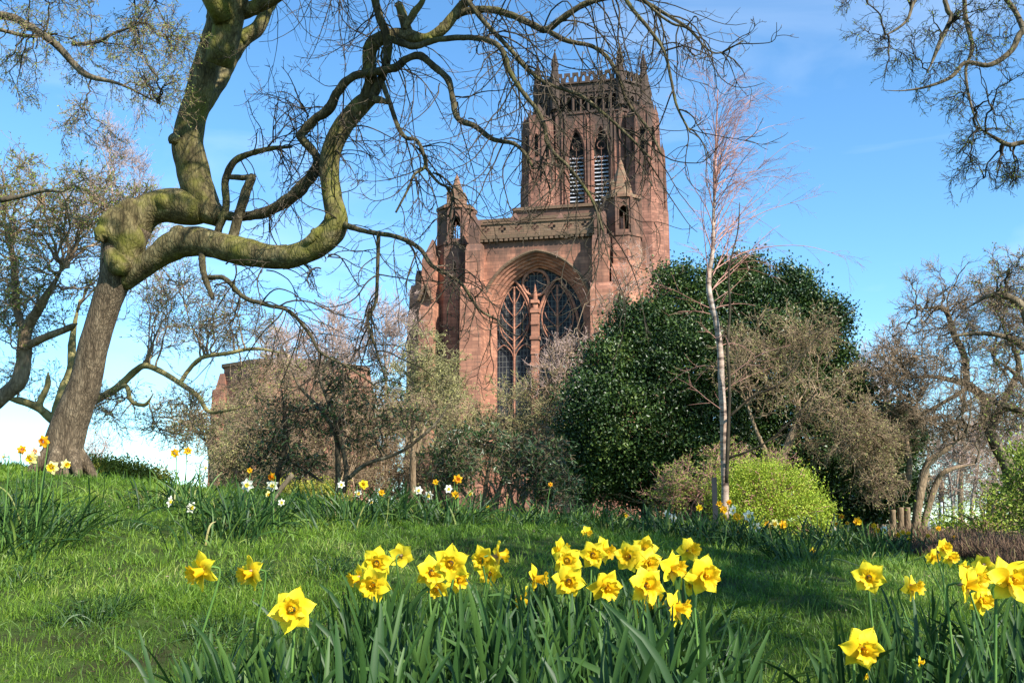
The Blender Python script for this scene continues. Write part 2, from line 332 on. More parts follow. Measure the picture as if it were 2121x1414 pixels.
MAT['co'] = petal_mat("orange_trumpet", (0.75, 0.20, 0.005), (0.85, 0.26, 0.008), 0.3)

sandA, sandB = (0.43, 0.205, 0.135), (0.25, 0.118, 0.082)
MAT['stone'] = stone_mat("red_sandstone", sandA, sandB, (0.20, 0.105, 0.078), soot_z=(36, 64), band=[(40.5, 45)], sootamt=0.7, w=1.5, h=0.55)
MAT['stone_top'] = stone_mat("weathered_red_sandstone", (0.33, 0.16, 0.115), (0.19, 0.092, 0.068), (0.13, 0.075, 0.058), soot_z=(58, 94), band=[(82, 89)], sootamt=0.9, w=1.5, h=0.55)
MAT['stone_green'] = stone_mat("grey_green_capstone", (0.20, 0.125, 0.085), (0.14, 0.10, 0.065), (0.09, 0.065, 0.045), sootamt=0.7)
MAT['stone_spire'] = stone_mat("spire_stone", (0.18, 0.135, 0.09), (0.23, 0.12, 0.08), (0.12, 0.09, 0.06), sootamt=0.6, w=0.8, h=0.5)
MAT['louvre'] = noise_mat("louvre_slate", [(0.3, (0.32, 0.33, 0.36)), (0.7, (0.48, 0.49, 0.52))], scale=3, rough=0.6)
MAT['dark'] = noise_mat("painted_interior_shade", [(0.3, (0.012, 0.011, 0.012)), (0.7, (0.03, 0.025, 0.025))], scale=1)  # near-black colour that paints the shade behind the tower openings
def glass_mat():
    m, nt, b = base_mat("leaded_glass", 0.55, 0.12)
    sx = nd(nt, "ShaderNodeTexCoord"); se = nd(nt, "ShaderNodeSeparateXYZ"); nt.links.new(sx.outputs["Object"], se.inputs[0])
    cx = nd(nt, "ShaderNodeCombineXYZ"); nt.links.new(se.outputs["X"], cx.inputs[0]); nt.links.new(se.outputs["Z"], cx.inputs[1])
    br = nd(nt, "ShaderNodeTexBrick"); br.offset = 0.0; br.inputs["Scale"].default_value = 1; br.inputs["Brick Width"].default_value = 0.55; br.inputs["Row Height"].default_value = 0.85; br.inputs["Mortar Size"].default_value = 0.045
    br.inputs["Color1"].default_value = (0.008, 0.009, 0.013, 1); br.inputs["Color2"].default_value = (0.018, 0.020, 0.026, 1); br.inputs["Mortar"].default_value = (0.11, 0.11, 0.10, 1)
    nt.links.new(cx.outputs[0], br.inputs["Vector"])
    vo = nd(nt, "ShaderNodeTexVoronoi", Scale=3.2, feature='DISTANCE_TO_EDGE'); nt.links.new(cx.outputs[0], vo.inputs["Vector"])
    f = ramp(nt, vo.outputs["Distance"], [(0.0, (0.6, 0.6, 0.6)), (0.09, (0, 0, 0))])
    mx_ = nd(nt, "ShaderNodeMixRGB"); nt.links.new(f, mx_.inputs[0]); nt.links.new(br.outputs["Color"], mx_.inputs[1]); mx_.inputs[2].default_value = (0.06, 0.068, 0.08, 1)
    nt.links.new(mx_.outputs[0], b.inputs["Base Color"]); bump(nt, b, vo.outputs["Distance"], 0.4, 0.03); return m
MAT['glass'] = glass_mat()
MAT['steel'] = noise_mat("galvanised_steel", [(0.3, (0.30, 0.32, 0.34)), (0.7, (0.45, 0.47, 0.5))], scale=12, rough=0.5)
MAT['darksteel'] = noise_mat("dark_grey_steel", [(0.3, (0.010, 0.012, 0.015)), (0.7, (0.02, 0.024, 0.03))], scale=12, rough=0.85)

# ------------------------------------------------------------------ ground
CTRL = []
def gc(u, y, v=None, z=None):
    p = P(u, v if v is not None else 1080, y); CTRL.append((p[0], y, p[2] if v is not None else z))
for u, dz in ((-400, 0.05), (150, 0), (600, 0), (1060, 0), (1500, 0), (1900, -0.03), (2500, -0.05)):
    gc(u, 0.4, z=0.0); gc(u, 2.2, z=0.0 + dz); gc(u, 3.7, z=0.01 + dz)
for u, y, v in ((-300, 6.5, 1095), (-300, 10, 985), (-300, 13, 975), (120, 6.5, 1112), (150, 8.2, 1030), (150, 10, 985), (160, 12, 975), (300, 9, 1020), (290, 12, 1004),
                (450, 6.5, 1128), (450, 9, 1035), (420, 11.5, 1018), (620, 6.5, 1132), (620, 8.5, 1062), (600, 11, 1032), (1060, 6.5, 1132), (1060, 8.5, 1088), (1060, 11, 1070),
                (1500, 6.5, 1175), (1500, 9, 1125), (1500, 12, 1096), (1900, 6.5, 1215), (1900, 9, 1168), (1900, 12, 1135), (1900, 16, 1118),
                (2500, 6.5, 1220), (2500, 9, 1165), (2500, 12, 1130), (2500, 16, 1110), (1500, 16, 1098), (1060, 16, 1090)):
    gc(u, y, v)
for u, y, z in ((-300, 18, 1.2), (200, 18, 0.8), (600, 17, 0.3), (200, 26, -0.7), (600, 26, -0.9), (1060, 24, -0.6), (1500, 24, -0.6), (1900, 24, -0.8), (2500, 24, -0.8), (1060, 32, -1.05), (1900, 32, -1.07), (200, 34, -1.07)):
    gc(u, y, z=z)
C_ = np.array(CTRL)
def tpsU(r2): return np.where(r2 > 1e-12, 0.5 * r2 * np.log(np.maximum(r2, 1e-12)), 0)
_n = len(C_); _K = tpsU(((C_[:, None, :2] - C_[None, :, :2]) ** 2).sum(-1)) + np.eye(_n) * 0.02
_Pm = np.hstack([np.ones((_n, 1)), C_[:, :2]]); _A = np.block([[_K, _Pm], [_Pm.T, np.zeros((3, 3))]])
_W = np.linalg.solve(_A, np.concatenate([C_[:, 2], np.zeros(3)]))
def gz(x, y):
    x = np.asarray(x, float); y = np.asarray(y, float); sh = np.broadcast(x, y).shape
    X = np.broadcast_to(x, sh).ravel(); Y = np.broadcast_to(y, sh).ravel(); out = np.zeros(len(X))
    for i in range(0, len(X), 200000):
        a = np.stack([X[i:i + 200000], Y[i:i + 200000]], 1)
        out[i:i + 200000] = tpsU(((a[:, None] - C_[None, :, :2]) ** 2).sum(-1)) @ _W[:_n] + _W[_n] + a @ _W[_n + 1:]
    out = np.clip(out, -1.6, 2.2)
    s = lambda e0, e1, v: (lambda t: t * t * (3 - 2 * t))(np.clip((v - e0) / (e1 - e0), 0, 1))
    far = np.maximum(s(24, 33, Y), np.maximum(s(11, 22, X), 0)); out = out * (1 - far) - 1.07 * far
    lf = s(9, 18, -X); out = out * (1 - lf) + 0.9 * lf * (1 - s(18, 33, Y)) - 1.07 * lf * s(18, 33, Y)
    nearw = 1 - s(16, 30, Y)
    out = out + nearw * (0.018 * np.sin(X * 2.3 + 1) * np.sin(Y * 1.9 + .4) + 0.012 * np.sin(X * 5.1 + Y * 3.3) + 0.006 * np.sin(X * 11 + 2) * np.sin(Y * 9.3))
    return out.reshape(sh)
def gpt(u, y, dz=0.0):
    """ground point under image column u at distance y"""
    x = 0.0
    for _ in range(3):
        z = float(gz(x, y)); v = 1080 + (CZ - z) / y * F_PX * 0.98; x = P(u, v, y)[0]
    return np.array([x, y, float(gz(x, y)) + dz])

ys = np.concatenate([np.arange(-8, 0, 0.8), np.arange(0, 16, 0.1), np.arange(16, 40, 0.6), np.geomspace(40, 3000, 30)])
xs = np.concatenate([-np.geomspace(3000, 14, 26), np.arange(-13.5, 13.5, 0.12), np.geomspace(14, 3000, 26)])
GX, GY = np.meshgrid(xs, ys); GZ = gz(GX, GY)
gi = np.arange(GX.size).reshape(GX.shape)
gf = np.stack([gi[:-1, :-1], gi[:-1, 1:], gi[1:, 1:], gi[1:, :-1]], -1).reshape(-1, 4)
gm, gnt, gb = base_mat("turf_soil", 0.95, 0.1)
_n1 = nd(gnt, "ShaderNodeTexNoise", Scale=2.2, Detail=10, Roughness=0.75); gnt.links.new(coords(gnt), _n1.inputs["Vector"])
gnt.links.new(ramp(gnt, _n1.outputs["Fac"], [(0.30, (0.028, 0.022, 0.012)), (0.47, (0.035, 0.055, 0.012)), (0.6, (0.05, 0.085, 0.016)), (0.75, (0.11, 0.10, 0.04))]), gb.inputs["Base Color"])
bump(gnt, gb, _n1.outputs["Fac"], 0.6, 0.04)
tag(link("ground", make_mesh("ground", np.stack([GX.ravel(), GY.ravel(), GZ.ravel()], 1), gf, gm)), "grassy bank rising to a crest on the left", kind="structure")
# footpath beyond the bank
px = np.linspace(-40, 60, 60); pv = []; 
for x in px: pv += [(x, 33 + 0.6 * math.sin(x * .1), -1.03), (x, 37 + 0.6 * math.sin(x * .1), -1.03)]
pf = np.array([(2 * i, 2 * i + 2, 2 * i + 3, 2 * i + 1) for i in range(len(px) - 1)])
tag(link("footpath", make_mesh("footpath", np.array(pv), pf, noise_mat("path_tarmac", [(0.3, (0.12, 0.10, 0.09)), (0.7, (0.22, 0.19, 0.17))], scale=20, rough=0.9))), "tarmac footpath beyond the bank", kind="structure")

# ------------------------------------------------------------------ cathedral
YAW = R(12); E2 = np.array([math.cos(YAW), -math.sin(YAW)]); B2 = np.array([math.sin(YAW), math.cos(YAW)])
_o = P(1105, 600, 150); ORG = np.array([_o[0], 150.0])
def S(u, v, t=0.0):
    r = ray(u, v); k = (t + ORG @ B2) / (r[:2] @ B2); q = k * r[:2] - ORG
    return q @ E2, CZ + k * r[2]
def Wd(s, t, z): q = ORG + s * E2 + t * B2; return (q[0], q[1], z)
def st_of(x, y): q = np.array([x, y]) - ORG; return q @ E2, q @ B2
def prism(G, poly, z0, z1, top=1.0, cen=None):
    poly = np.array(poly, float); c = poly.mean(0) if cen is None else np.array(cen); n = len(poly)
    hi = c + (poly - c) * top
    V = [Wd(a, b, z0) for a, b in poly] + [Wd(a, b, z1) for a, b in hi]
    Q = [(i, (i + 1) % n, n + (i + 1) % n, n + i) for i in range(n)]
    fs = [np.array(Q)]
    if top > 0.02: fs.append(np.array([list(range(n, 2 * n))]))
    G.add(V, fs)
def box(G, s0, s1, t0, t1, z0, z1, top=1.0): prism(G, [(s0, t0), (s1, t0), (s1, t1), (s0, t1)], z0, z1, top)
def ngon(cs, ct, r, n=8, rot=None):
    rot = math.pi / n if rot is None else rot
    return [(cs + r * math.cos(rot + 2 * math.pi * i / n), ct + r * math.sin(rot + 2 * math.pi * i / n)) for i in range(n)]
def arch(c, hw, zb, zs, za, n=9):
    h = za - zs; Rr = (hw * hw + h * h) / (2 * hw); pts = [(c - hw, zb)]
    a_end = math.asin(min(1, h / Rr))
    for i in range(n + 1):
        a = a_end * i / n; pts.append((c - hw + Rr - Rr * math.cos(a), zs + Rr * math.sin(a)))
    for i in range(n - 1, -1, -1):
        a = a_end * i / n; pts.append((c + hw - Rr + Rr * math.cos(a), zs + Rr * math.sin(a)))
    pts.append((c + hw, zb)); return pts
def wall_holes(G, A, Bp, z0, z1, holes, thick, ztop=None):
    A = np.array(A, float); Bp = np.array(Bp, float); L = np.linalg.norm(Bp - A); d = (Bp - A) / L; nrm = np.array([-d[1], d[0]])  # into the building
    bm = bmesh.new(); loops = [[(0, z0), (L, z0), (L, z1), (0, z1)] if ztop is None else ztop] + holes
    es = []
    for lp in loops:
        vs = [bm.verts.new((a, 0, z)) for a, z in lp]
        es += [bm.edges.new((vs[i], vs[(i + 1) % len(vs)])) for i in range(len(vs))]
    bmesh.ops.triangle_fill(bm, use_beauty=True, use_dissolve=False, edges=es)
    bm.verts.index_update(); V = [(v.co.x, v.co.z) for v in bm.verts]; Fc = [tuple(v.index for v in f.verts) for f in bm.faces]; bm.free()
    n = len(V)
    W3 = [Wd(*(A + d * a), z) for a, z in V] + [Wd(*(A + d * a + nrm * thick), z) for a, z in V]
    F3 = np.array(Fc + [tuple(n + i for i in f[::-1]) for f in Fc]); q = []; k = 0
    for lp in loops:
        m = len(lp); q += [(k + i, k + (i + 1) % m, n + k + (i + 1) % m, n + k + i) for i in range(m)]; k += m
    G.add(W3, [F3, np.array(q)])
def rib(G, pts, r, sides=6):
    """pts rows (s,t,z)"""
    w = np.array([Wd(*p) for p in pts]); V, F = tubes(w[None], np.full((1, len(w)), r), sides); G.add(V, F)
def loft(G, loops):
    """loops: list of (pts(a,z), t)"""
    n = len(loops[0][0]); V = []
    for lp, t in loops: V += [Wd(a, t, z) for a, z in lp]
    q = [(k * n + i, k * n + i + 1, (k + 1) * n + i + 1, (k + 1) * n + i) for k in range(len(loops) - 1) for i in range(n - 1)]
    G.add(V, np.array(q))

cath = empty("cathedral", Wd(0, 30, -1.07)); tag(cath, "huge red sandstone gothic cathedral with a tall tower, standing behind the trees", "cathedral")
s_ = lambda u, v=600, t=0: S(u, v, t)[0]
z_ = lambda v, u=1110, t=0: S(u, v, t)[1]
PX = 0.0745
# --- transept gable wall with the great window
c = s_(1111); hwO, hwG = 8.75, 6.9; zb = z_(980); 
zcor = z_(497); zO = (z_(655), z_(523)); zG = (z_(660), z_(556, t=3))
G = Geo(); sL, sR = s_(990), s_(1232)
wall_holes(G, (sL, 0), (sR, 0), -1.07, zcor, [arch(c - sL, hwO, zb, *zO, n=14)], 1.0)
G.part(cath, "gable_wall", MAT['stone'])
G = Geo(); prev = None; lp = []
for k, (f, t) in enumerate([(0, -0.12), (0.03, -0.12), (0.06, .15), (0.2, .35), (0.24, .7), (0.4, .85), (0.44, 1.25), (0.62, 1.4), (0.66, 1.8), (0.84, 1.95), (0.88, 2.4), (1.0, 2.5), (1.0, 3.4)]):
    hw = hwO + (hwG - hwO) * f; lp.append((arch(c, hw, zb, zO[0] + (zG[0] - zO[0]) * f, zO[1] + (zG[1] - zO[1]) * f, 16), t))
loft(G, lp); G.part(cath, "window_splay", MAT['stone'])
G = Geo(); hood = arch(c, hwO + 0.15, zO[0] - 3, zO[0], zO[1] + 0.3, 16); rib(G, [(a, -0.15, z) for a, z in hood], 0.28, 6); G.part(cath, "hood_mould", MAT['stone_green'])
G = Geo(); lpg = arch(c, hwG + .1, zb, *zG, n=16); G.add([Wd(a, 3.2, z) for a, z in lpg], [np.array([list(range(len(lpg)))])])
G.add([Wd(a, 3.4, z) for a, z in lpg], [np.array([list(range(len(lpg)))])])
win = G.part(cath, "great_window", MAT['glass'])
G = Geo(); T0 = 2.75
shaft = s_(1110, 700, T0)
zt0 = z_(605, t=T0)
for sgn in (-1, 1):
    cc = shaft + sgn * 3.45; hw = 3.35; a_ = arch(cc, hw, zb, z_(690, t=T0), z_(577, t=T0), 10); rib(G, [(a, T0, z) for a, z in a_], 0.24)
    zm = z_(735, t=T0)
    rib(G, [(cc, T0, zb), (cc, T0, zm), (cc, T0, z_(592, t=T0))], 0.17)
    for q in (-1, 1):
        b_ = arch(cc + q * 1.68, 1.6, zb, z_(745, t=T0), z_(712, t=T0), 6); rib(G, [(a, T0, z) for a, z in b_], 0.10)
        for j, vv in enumerate((705, 680, 655, 630)):
            z0 = z_(vv, t=T0); wv = (2.1, 2.0, 1.6, 1.0)[j]
            rib(G, spline([(cc, T0, z0), (cc + q * wv * .5, T0, z0 + .9), (cc + q * wv * .85, T0, z0 + 1.7), (cc + q * wv, T0, z0 + 2.5)], 8), 0.075, 5)
        rib(G, spline([(cc + q * .1, T0, z_(722, t=T0)), (cc + q * 1.9, T0, z_(690, t=T0)), (cc + q * 2.5, T0, z_(655, t=T0)), (cc + q * 1.6, T0, z_(615, t=T0)), (cc + q * 0.3, T0, z_(592, t=T0))], 14), 0.11, 5)
oc = z_(586, t=T0); rib(G, [(shaft + 2.05 * math.cos(x), T0, oc + 2.05 * math.sin(x)) for x in np.linspace(0, 2 * math.pi, 25)], 0.24)
for k in range(6):
    x = k * math.pi / 3; rib(G, [(shaft + 1.45 * math.cos(x) + .55 * math.cos(y), T0 + .1, oc + 1.45 * math.sin(x) + .55 * math.sin(y)) for y in np.linspace(x - 1.9, x + 1.9, 8)], 0.09, 4)
_w = G.verts() - np.array(cath.location); _m = make_mesh("tracery", _w, G.faces(), MAT['stone'], False); _tr = link("tracery", _m, win)
G = Geo(); box(G, shaft - .55, shaft + .55, T0 - 1.0, T0 + .2, zb, z_(640, t=T0))
for k, (vv, ww) in enumerate(((760, .75), (735, .6), (705, .75), (675, .6), (650, .72), (630, .6))): box(G, shaft - ww, shaft + ww, T0 - 1.15, T0 + .1, z_(vv, t=T0), z_(vv - 7, t=T0))
prism(G, ngon(shaft, T0 - .5, .5), z_(640, t=T0), z_(612, t=T0), .7); prism(G, ngon(shaft, T0 - .5, .33), z_(612, t=T0), z_(586, t=T0), 0.05)
G.part(cath, "statue_shaft", MAT['stone'])
# cornice and pierced parapet
G = Geo(); box(G, sL, sR, -.45, 1.05, zcor, zcor + .35); box(G, sL, sR, -.75, 1.05, zcor + .35, zcor + .95)
for k in range(22): box(G, sL + .4 + k * (sR - sL - .8) / 22, sL + .9 + k * (sR - sL - .8) / 22, -.7, -.4, zcor - .05, zcor + .32)
G.part(cath, "cornice", MAT['stone_green'])
G = Geo(); zp0, zp1 = zcor + .95, z_(461); L = sR - sL; hol = []
zq = (zp0 + zp1) / 2 + .1; zr = (zp1 - zp0) * .33
for k in range(7):
    ca = L * (k + .5) / 7
    for (dx, dz) in ((0, 1), (1, 0), (0, -1), (-1, 0)):
        hol.append([(ca + dx * zr * .62 + zr * .42 * math.cos(x), zq + dz * zr * .55 + zr * .42 * math.sin(x)) for x in np.linspace(0, 2 * math.pi, 9)[:-1]])
wall_holes(G, (sL, -.3), (sR, -.3), zp0, zp1, hol, .45); box(G, sL, sR, -.5, .35, zp1, zp1 + .3)
G.part(cath, "parapet", MAT['stone_green'])
# stepped attic wall behind the parapet, transept body and roof
G = Geo()
box(G, s_(985, 460, 5), s_(1240, 460, 5), 5, 36, -1.07, S(1100, 456, 5)[1])
box(G, s_(1062, 440, 6.5), s_(1240, 440, 6.5), 6.5, 34, S(1100, 456, 5)[1], S(1100, 436, 6.5)[1])
for u in (1065, 1160, 1232): box(G, s_(u - 7, 450, 2.5), s_(u + 7, 450, 2.5), 2.2, 5, z_(500), S(u, 452, 2.5)[1]); prism(G, [(s_(u - 7, 450, 2.5), 2.2), (s_(u + 7, 450, 2.5), 2.2), (s_(u + 7, 450, 2.5), 5), (s_(u - 7, 450, 2.5), 5)], S(u, 452, 2.5)[1], S(u, 438, 2.5)[1], .15)
box(G, s_(895, 600, 6), s_(1340, 600, 6), 6, 40, -1.07, S(1000, 520, 6)[1])
G.part(cath, "transept_body", MAT['stone'])
G = Geo(); a, b = s_(985, 460, 5), s_(1240, 460, 5)
box(G, a - .3, b, 4.6, 5.4, S(1100, 456, 5)[1], S(1100, 456, 5)[1] + .5); box(G, s_(1062, 440, 6.5), b, 6.1, 6.9, S(1100, 436, 6.5)[1], S(1100, 436, 6.5)[1] + .5)
prism(G, [(a, 5.4), (s_(1062, 440, 5), 5.4), (s_(1062, 440, 5), 30), (a, 30)], S(1100, 456, 5)[1], S(1100, 456, 5)[1] + 1.2, .7)
G.part(cath, "coping", MAT['stone_green'])
# piers beside the gable and outer buttresses: (u0,u1,top v,t0,t1)
def pier(name, stages, t1, capv=None):
    G = Geo()
    zlo = -1.07
    for (u0, u1, vt, t0) in stages:
        s0, s1 = s_(u0, vt, t0), s_(u1, vt, t0); zt = S(u0, vt, t0)[1]
        box(G, s0, s1, t0, t1, zlo, zt)
        V = [Wd(s0, t0, zt), Wd(s1, t0, zt), Wd(s1, t0 + .9, zt + 1.3), Wd(s0, t0 + .9, zt + 1.3), Wd(s0, t1, zt), Wd(s1, t1, zt), Wd(s1, t1, zt + 1.3), Wd(s0, t1, zt + 1.3)]
        G.add(V, np.array([(0, 1, 2, 3), (3, 2, 6, 7), (0, 3, 7, 4), (1, 5, 6, 2)])); zlo = zt - .02
    if capv:
        s0, s1 = s_(stages[-1][0], capv, stages[-1][3]), s_(stages[-1][1], capv, stages[-1][3]); prism(G, [(s0, stages[-1][3]), (s1, stages[-1][3]), (s1, t1), (s0, t1)], zlo, S(u0, capv, t0)[1], .12)
    return G.part(cath, name, MAT['stone'])
pier("buttress", [(953, 996, 600, -3.6), (964, 995, 520, -2.6), (971, 992, 470, -1.6)], 1.0, 444)
pier("buttress", [(1222, 1268, 600, -3.6), (1226, 1259, 500, -2.6), (1230, 1252, 452, -1.6)], 1.0, 432)
pier("buttress", [(1266, 1302, 560, -1.5), (1270, 1296, 520, -.6)], 4.0)
pier("buttress", [(868, 897, 640, -2.0), (874, 895, 540, -1.0)], 6.0, 486)
pier("buttress", [(856, 878, 618, .5), (860, 874, 574, 1.0)], 7.0)
pier("buttress", [(844, 866, 655, 1.5), (848, 862, 605, 2.0)], 9.0)
for u, v in ((881, 588), (1284, 600)):
    G = Geo(); a, zz = S(u, v, -2.1); V = [Wd(a - 1.1, -2.15, zz - 2.4), Wd(a + 1.1, -2.15, zz - 2.4), Wd(a, -2.15, zz), Wd(a - 1.1, -1.2, zz - 2.4), Wd(a + 1.1, -1.2, zz - 2.4), Wd(a, -1.2, zz)]
    V = [Wd(a - 1.3, -2.35, zz - 2.6), Wd(a, -2.35, zz + .1), Wd(a + 1.3, -2.35, zz - 2.6), Wd(a + 1.0, -2.35, zz - 2.6), Wd(a, -2.35, zz - .5), Wd(a - 1.0, -2.35, zz - 2.6)]
    V = V + [Wd(*st_, z) for st_, z in [((a - 1.3, -1.2), zz - 2.6), ((a, -1.2), zz + .1), ((a + 1.3, -1.2), zz - 2.6), ((a + 1.0, -1.2), zz - 2.6), ((a, -1.2), zz - .5), ((a - 1.0, -1.2), zz - 2.6)]]
    G.add(V, [np.array([(0, 1, 4, 5), (1, 2, 3, 4), (0, 6, 7, 1), (1, 7, 8, 2), (5, 4, 10, 11), (4, 3, 9, 10), (0, 5, 11, 6), (3, 2, 8, 9)])]); G.part(cath, "gablet", MAT['stone_green'])
# stair turrets with open lanterns and spires
def turret(uc, vbody, vlan, vband, vtip, hwpx, hwb, t):
    cs = s_(uc, vlan, t); r = hwpx * .078; zB, zL, zN, zT = (S(uc, q, t)[1] for q in (vbody, vlan, vband, vtip))
    G = Geo(); prism(G, ngon(cs, t, r), -1.07, zB); prism(G, ngon(cs, t, r * 1.05), zB, zB + .4)
    root = G.part(cath, "stair_turret", MAT['stone'])
    G = Geo(); pg = ngon(cs, t, r * .97)
    pg = ngon(cs, t, r * .97, 8, math.pi / 8 + YAW)
    for i in range(8):
        A, Bq = pg[i], pg[(i + 1) % 8]; Lw = math.dist(A, Bq)
        wall_holes(G, A, Bq, zB + .4, zL, [] if i % 2 == 0 else [arch(Lw / 2, Lw * .31, zB + 1.0, zB + .45 + (zL - zB) * .55, zL - 1.3, 5)], .5)
        m = (np.array(A) + np.array(Bq)) / 2; o_ = (m - np.array([cs, t])); o_ = o_ / np.linalg.norm(o_); dd = (np.array(Bq) - np.array(A)) / Lw
        q0 = m + o_ * .05
        rib(G, [(*(q0 + dd * x), z) for x, z in arch(0, Lw * .36, zB + 1.8, zB + .45 + (zL - zB) * .55, zL - .5, 5)], .13, 5)
        rib(G, [(*(m - o_ * .25), zB + 1), (*(m - o_ * .25), zL - 2.4)], .09, 4)
        rib(G, [(*A, zB), (*A, zL + .2)], .26, 5)
    V = G.verts() - np.array(cath.location); lan = link("lantern", make_mesh("lantern", V, G.faces(), MAT['stone'], False), root)
    G = Geo(); prism(G, ngon(cs, t, r * 1.06), zL, zL + .5); prism(G, ngon(cs, t, r * .86), zL + .5, zN - .3); prism(G, ngon(cs, t, r * .92), zN - .3, zN, .75)
    rs = hwb * .078; prism(G, ngon(cs, t, rs), zN, zN + (zT - zN) * .86, .16); prism(G, ngon(cs, t, rs * .26), zN + (zT - zN) * .8, zT, .04)
    for i in range(4):
        x = cs + rs * .8 * math.cos(math.pi / 4 + i * math.pi / 2); y = t + rs * .8 * math.sin(math.pi / 4 + i * math.pi / 2)
        box(G, x - .3, x + .3, y - .3, y + .3, zN, zN + 1.9, 1.0); prism(G, [(x - .38, y - .38), (x + .38, y - .38), (x + .38, y + .38), (x - .38, y + .38)], zN + 1.9, zN + 2.7, .1)
    V = G.verts() - np.array(cath.location); link("spire", make_mesh("spire", V, G.faces(), MAT['stone_spire'], False), root)
turret(946, 516, 441, 428, 360, 41, 24, 4.5)
turret(1287, 498, 420, 408, 328, 41, 27, 4.0)
# --- tower
zt = lambda v, y=190: P(1226, v, y)[2]
_tc = P(1234, 400, 203); TS, TT = st_of(_tc[0], 203)
A_, Cc = 11.2, 4.45
def octo(a, c_): return [(TS - a + c_, TT - a), (TS + a - c_, TT - a), (TS + a, TT - a + c_), (TS + a, TT + a - c_), (TS + a - c_, TT + a), (TS - a + c_, TT + a), (TS - a, TT + a - c_), (TS - a, TT - a + c_)]
O8 = octo(A_, Cc); zbel = (zt(425), zt(305), zt(262)); zst = zt(224); zar = (zt(221), zt(199), zt(188)); zband = zt(166); zpar = zt(139)
G = Geo(); 
for i in range(8):
    A, Bq = O8[i], O8[(i + 1) % 8]; Lw = math.dist(A, Bq); hol = []
    if i % 2 == 0:
        for d in (-2.55, 2.55): hol.append(arch(Lw / 2 + d, 1.95, *zbel[:1], zbel[1], zbel[2] + .9, 8))
        n = 8
    else: n = 3
    for k in range(n): hol.append(arch(Lw * (k + .5 + (0.0)) / n * (.92) + Lw * .04, .5 if n == 8 else .6, *zar, n=4))
    wall_holes(G, A, Bq, -1.07, zband, hol, .9)
tow = G.part(cath, "tower", MAT['stone_top'])
def tpart(G, name, mat, parent=None): return link(name, make_mesh(name, G.verts() - np.array(cath.location), G.faces(), mat, False), parent or tow)
G = Geo(); prism(G, octo(A_ - 1.5, Cc), 0, zt(230)); prism(G, octo(A_ - 2.0, Cc), zt(230), zband - .5); tpart(G, "interior_shade_core", MAT['dark'])  # dark core: interior shade painted behind belfry and arcade openings
G = Geo()
for (fa, fb, i) in ((O8[0], O8[1], 0), (O8[2], O8[3], 2)):
    fa, fb = np.array(fa), np.array(fb); Lw = np.linalg.norm(fb - fa); dd = (fb - fa) / Lw; nn = np.array([-dd[1], dd[0]])
    for d in (-2.55, 2.55):
        m = fa + dd * (Lw / 2 + d)
        for (hw, tt, rr) in ((1.95, -.12, .16), (1.75, .25, .18), (1.55, .5, .13)):
            rib(G, [(*(m + dd * x + nn * tt), z) for x, z in arch(0, hw, zbel[0], zbel[1], zbel[2] + (hw - 1.35) * 1.4, 8)], rr, 5)
        rib(G, [(*(m + nn * .6), zbel[0]), (*(m + nn * .6), zbel[1] + 1)], .07, 4)
        oz = zbel[1] + 1.3
        rib(G, [(*(m + dd * .85 * math.cos(x) + nn * .65), oz + .85 * math.sin(x)) for x in np.linspace(0, 2 * math.pi, 13)], .13, 4)
        for q in (-1, 1): rib(G, [(*(m + dd * (q * 1.4)) + nn * .65, zbel[1] - 2) if False else (*(m + dd * (q * 1.4) + nn * .65), zbel[1] - 2), (*(m + dd * (q * .7) + nn * .65), zbel[1] - .6), (*(m + nn * .65), zbel[1] - 2)], .1, 4)
tpart(G, "belfry_tracery", MAT['stone_top'])
for d in (-2.55, 2.55):
    G = Geo(); m = TS + d; nsl = 14
    for k in range(nsl):
        z0 = zbel[0] + .2 + (zbel[1] - .6 - zbel[0]) * k / nsl; hh = (zbel[1] - zbel[0]) / nsl
        V = [Wd(m - 1.5, TT - A_ + .75, z0), Wd(m + 1.5, TT - A_ + .75, z0), Wd(m + 1.5, TT - A_ + 1.6, z0 + hh * .72), Wd(m - 1.5, TT - A_ + 1.6, z0 + hh * .72),
             Wd(m - 1.5, TT - A_ + .75, z0 - .08), Wd(m + 1.5, TT - A_ + .75, z0 - .08), Wd(m + 1.5, TT - A_ + 1.6, z0 + hh * .72 - .08), Wd(m - 1.5, TT - A_ + 1.6, z0 + hh * .72 - .08)]
        G.add(V, np.array([(0, 1, 2, 3), (4, 7, 6, 5), (0, 4, 5, 1)]))
    tpart(G, "belfry_louvre", MAT['louvre'])
G = Geo()
for i in (7, 0, 1, 2):
    A, Bq = np.array(O8[i]), np.array(O8[(i + 1) % 8]); Lw = np.linalg.norm(Bq - A); dd = (Bq - A) / Lw; nn = -np.array([-dd[1], dd[0]])
    q = [tuple(A + nn * .25), tuple(Bq + nn * .25), tuple(Bq - nn * .2), tuple(A - nn * .2)]
    prism(G, q, zst - .25, zst + .3); prism(G, q, zt(183), zt(181)); q2 = [tuple(A + nn * .4), tuple(Bq + nn * .4), tuple(Bq - nn * .2), tuple(A - nn * .2)]; prism(G, q2, zt(163.5), zt(160))
    n = 9 if i % 2 == 0 else 4
    for k in range(n):
        p = A + dd * Lw * (k / (n - 1) * .92 + .04); rib(G, [(*(p + nn * .12), zst), (*(p + nn * .12), zt(176))], .17, 4); prism(G, ngon(*(p + nn * .12), .25, 4), zt(177), zt(168), .05)
    if i % 2 == 0:
        for f, w_ in ((.02, .35), (.1, .2), (.15, .3), (.5, .38), (.455, .16), (.545, .16), (.85, .3), (.9, .2), (.98, .35)):
            p = A + dd * Lw * f; rib(G, [(*(p + nn * .1), 10), (*(p + nn * .1), zst - .3 if f not in (.5,) else zt(238))], w_, 5)
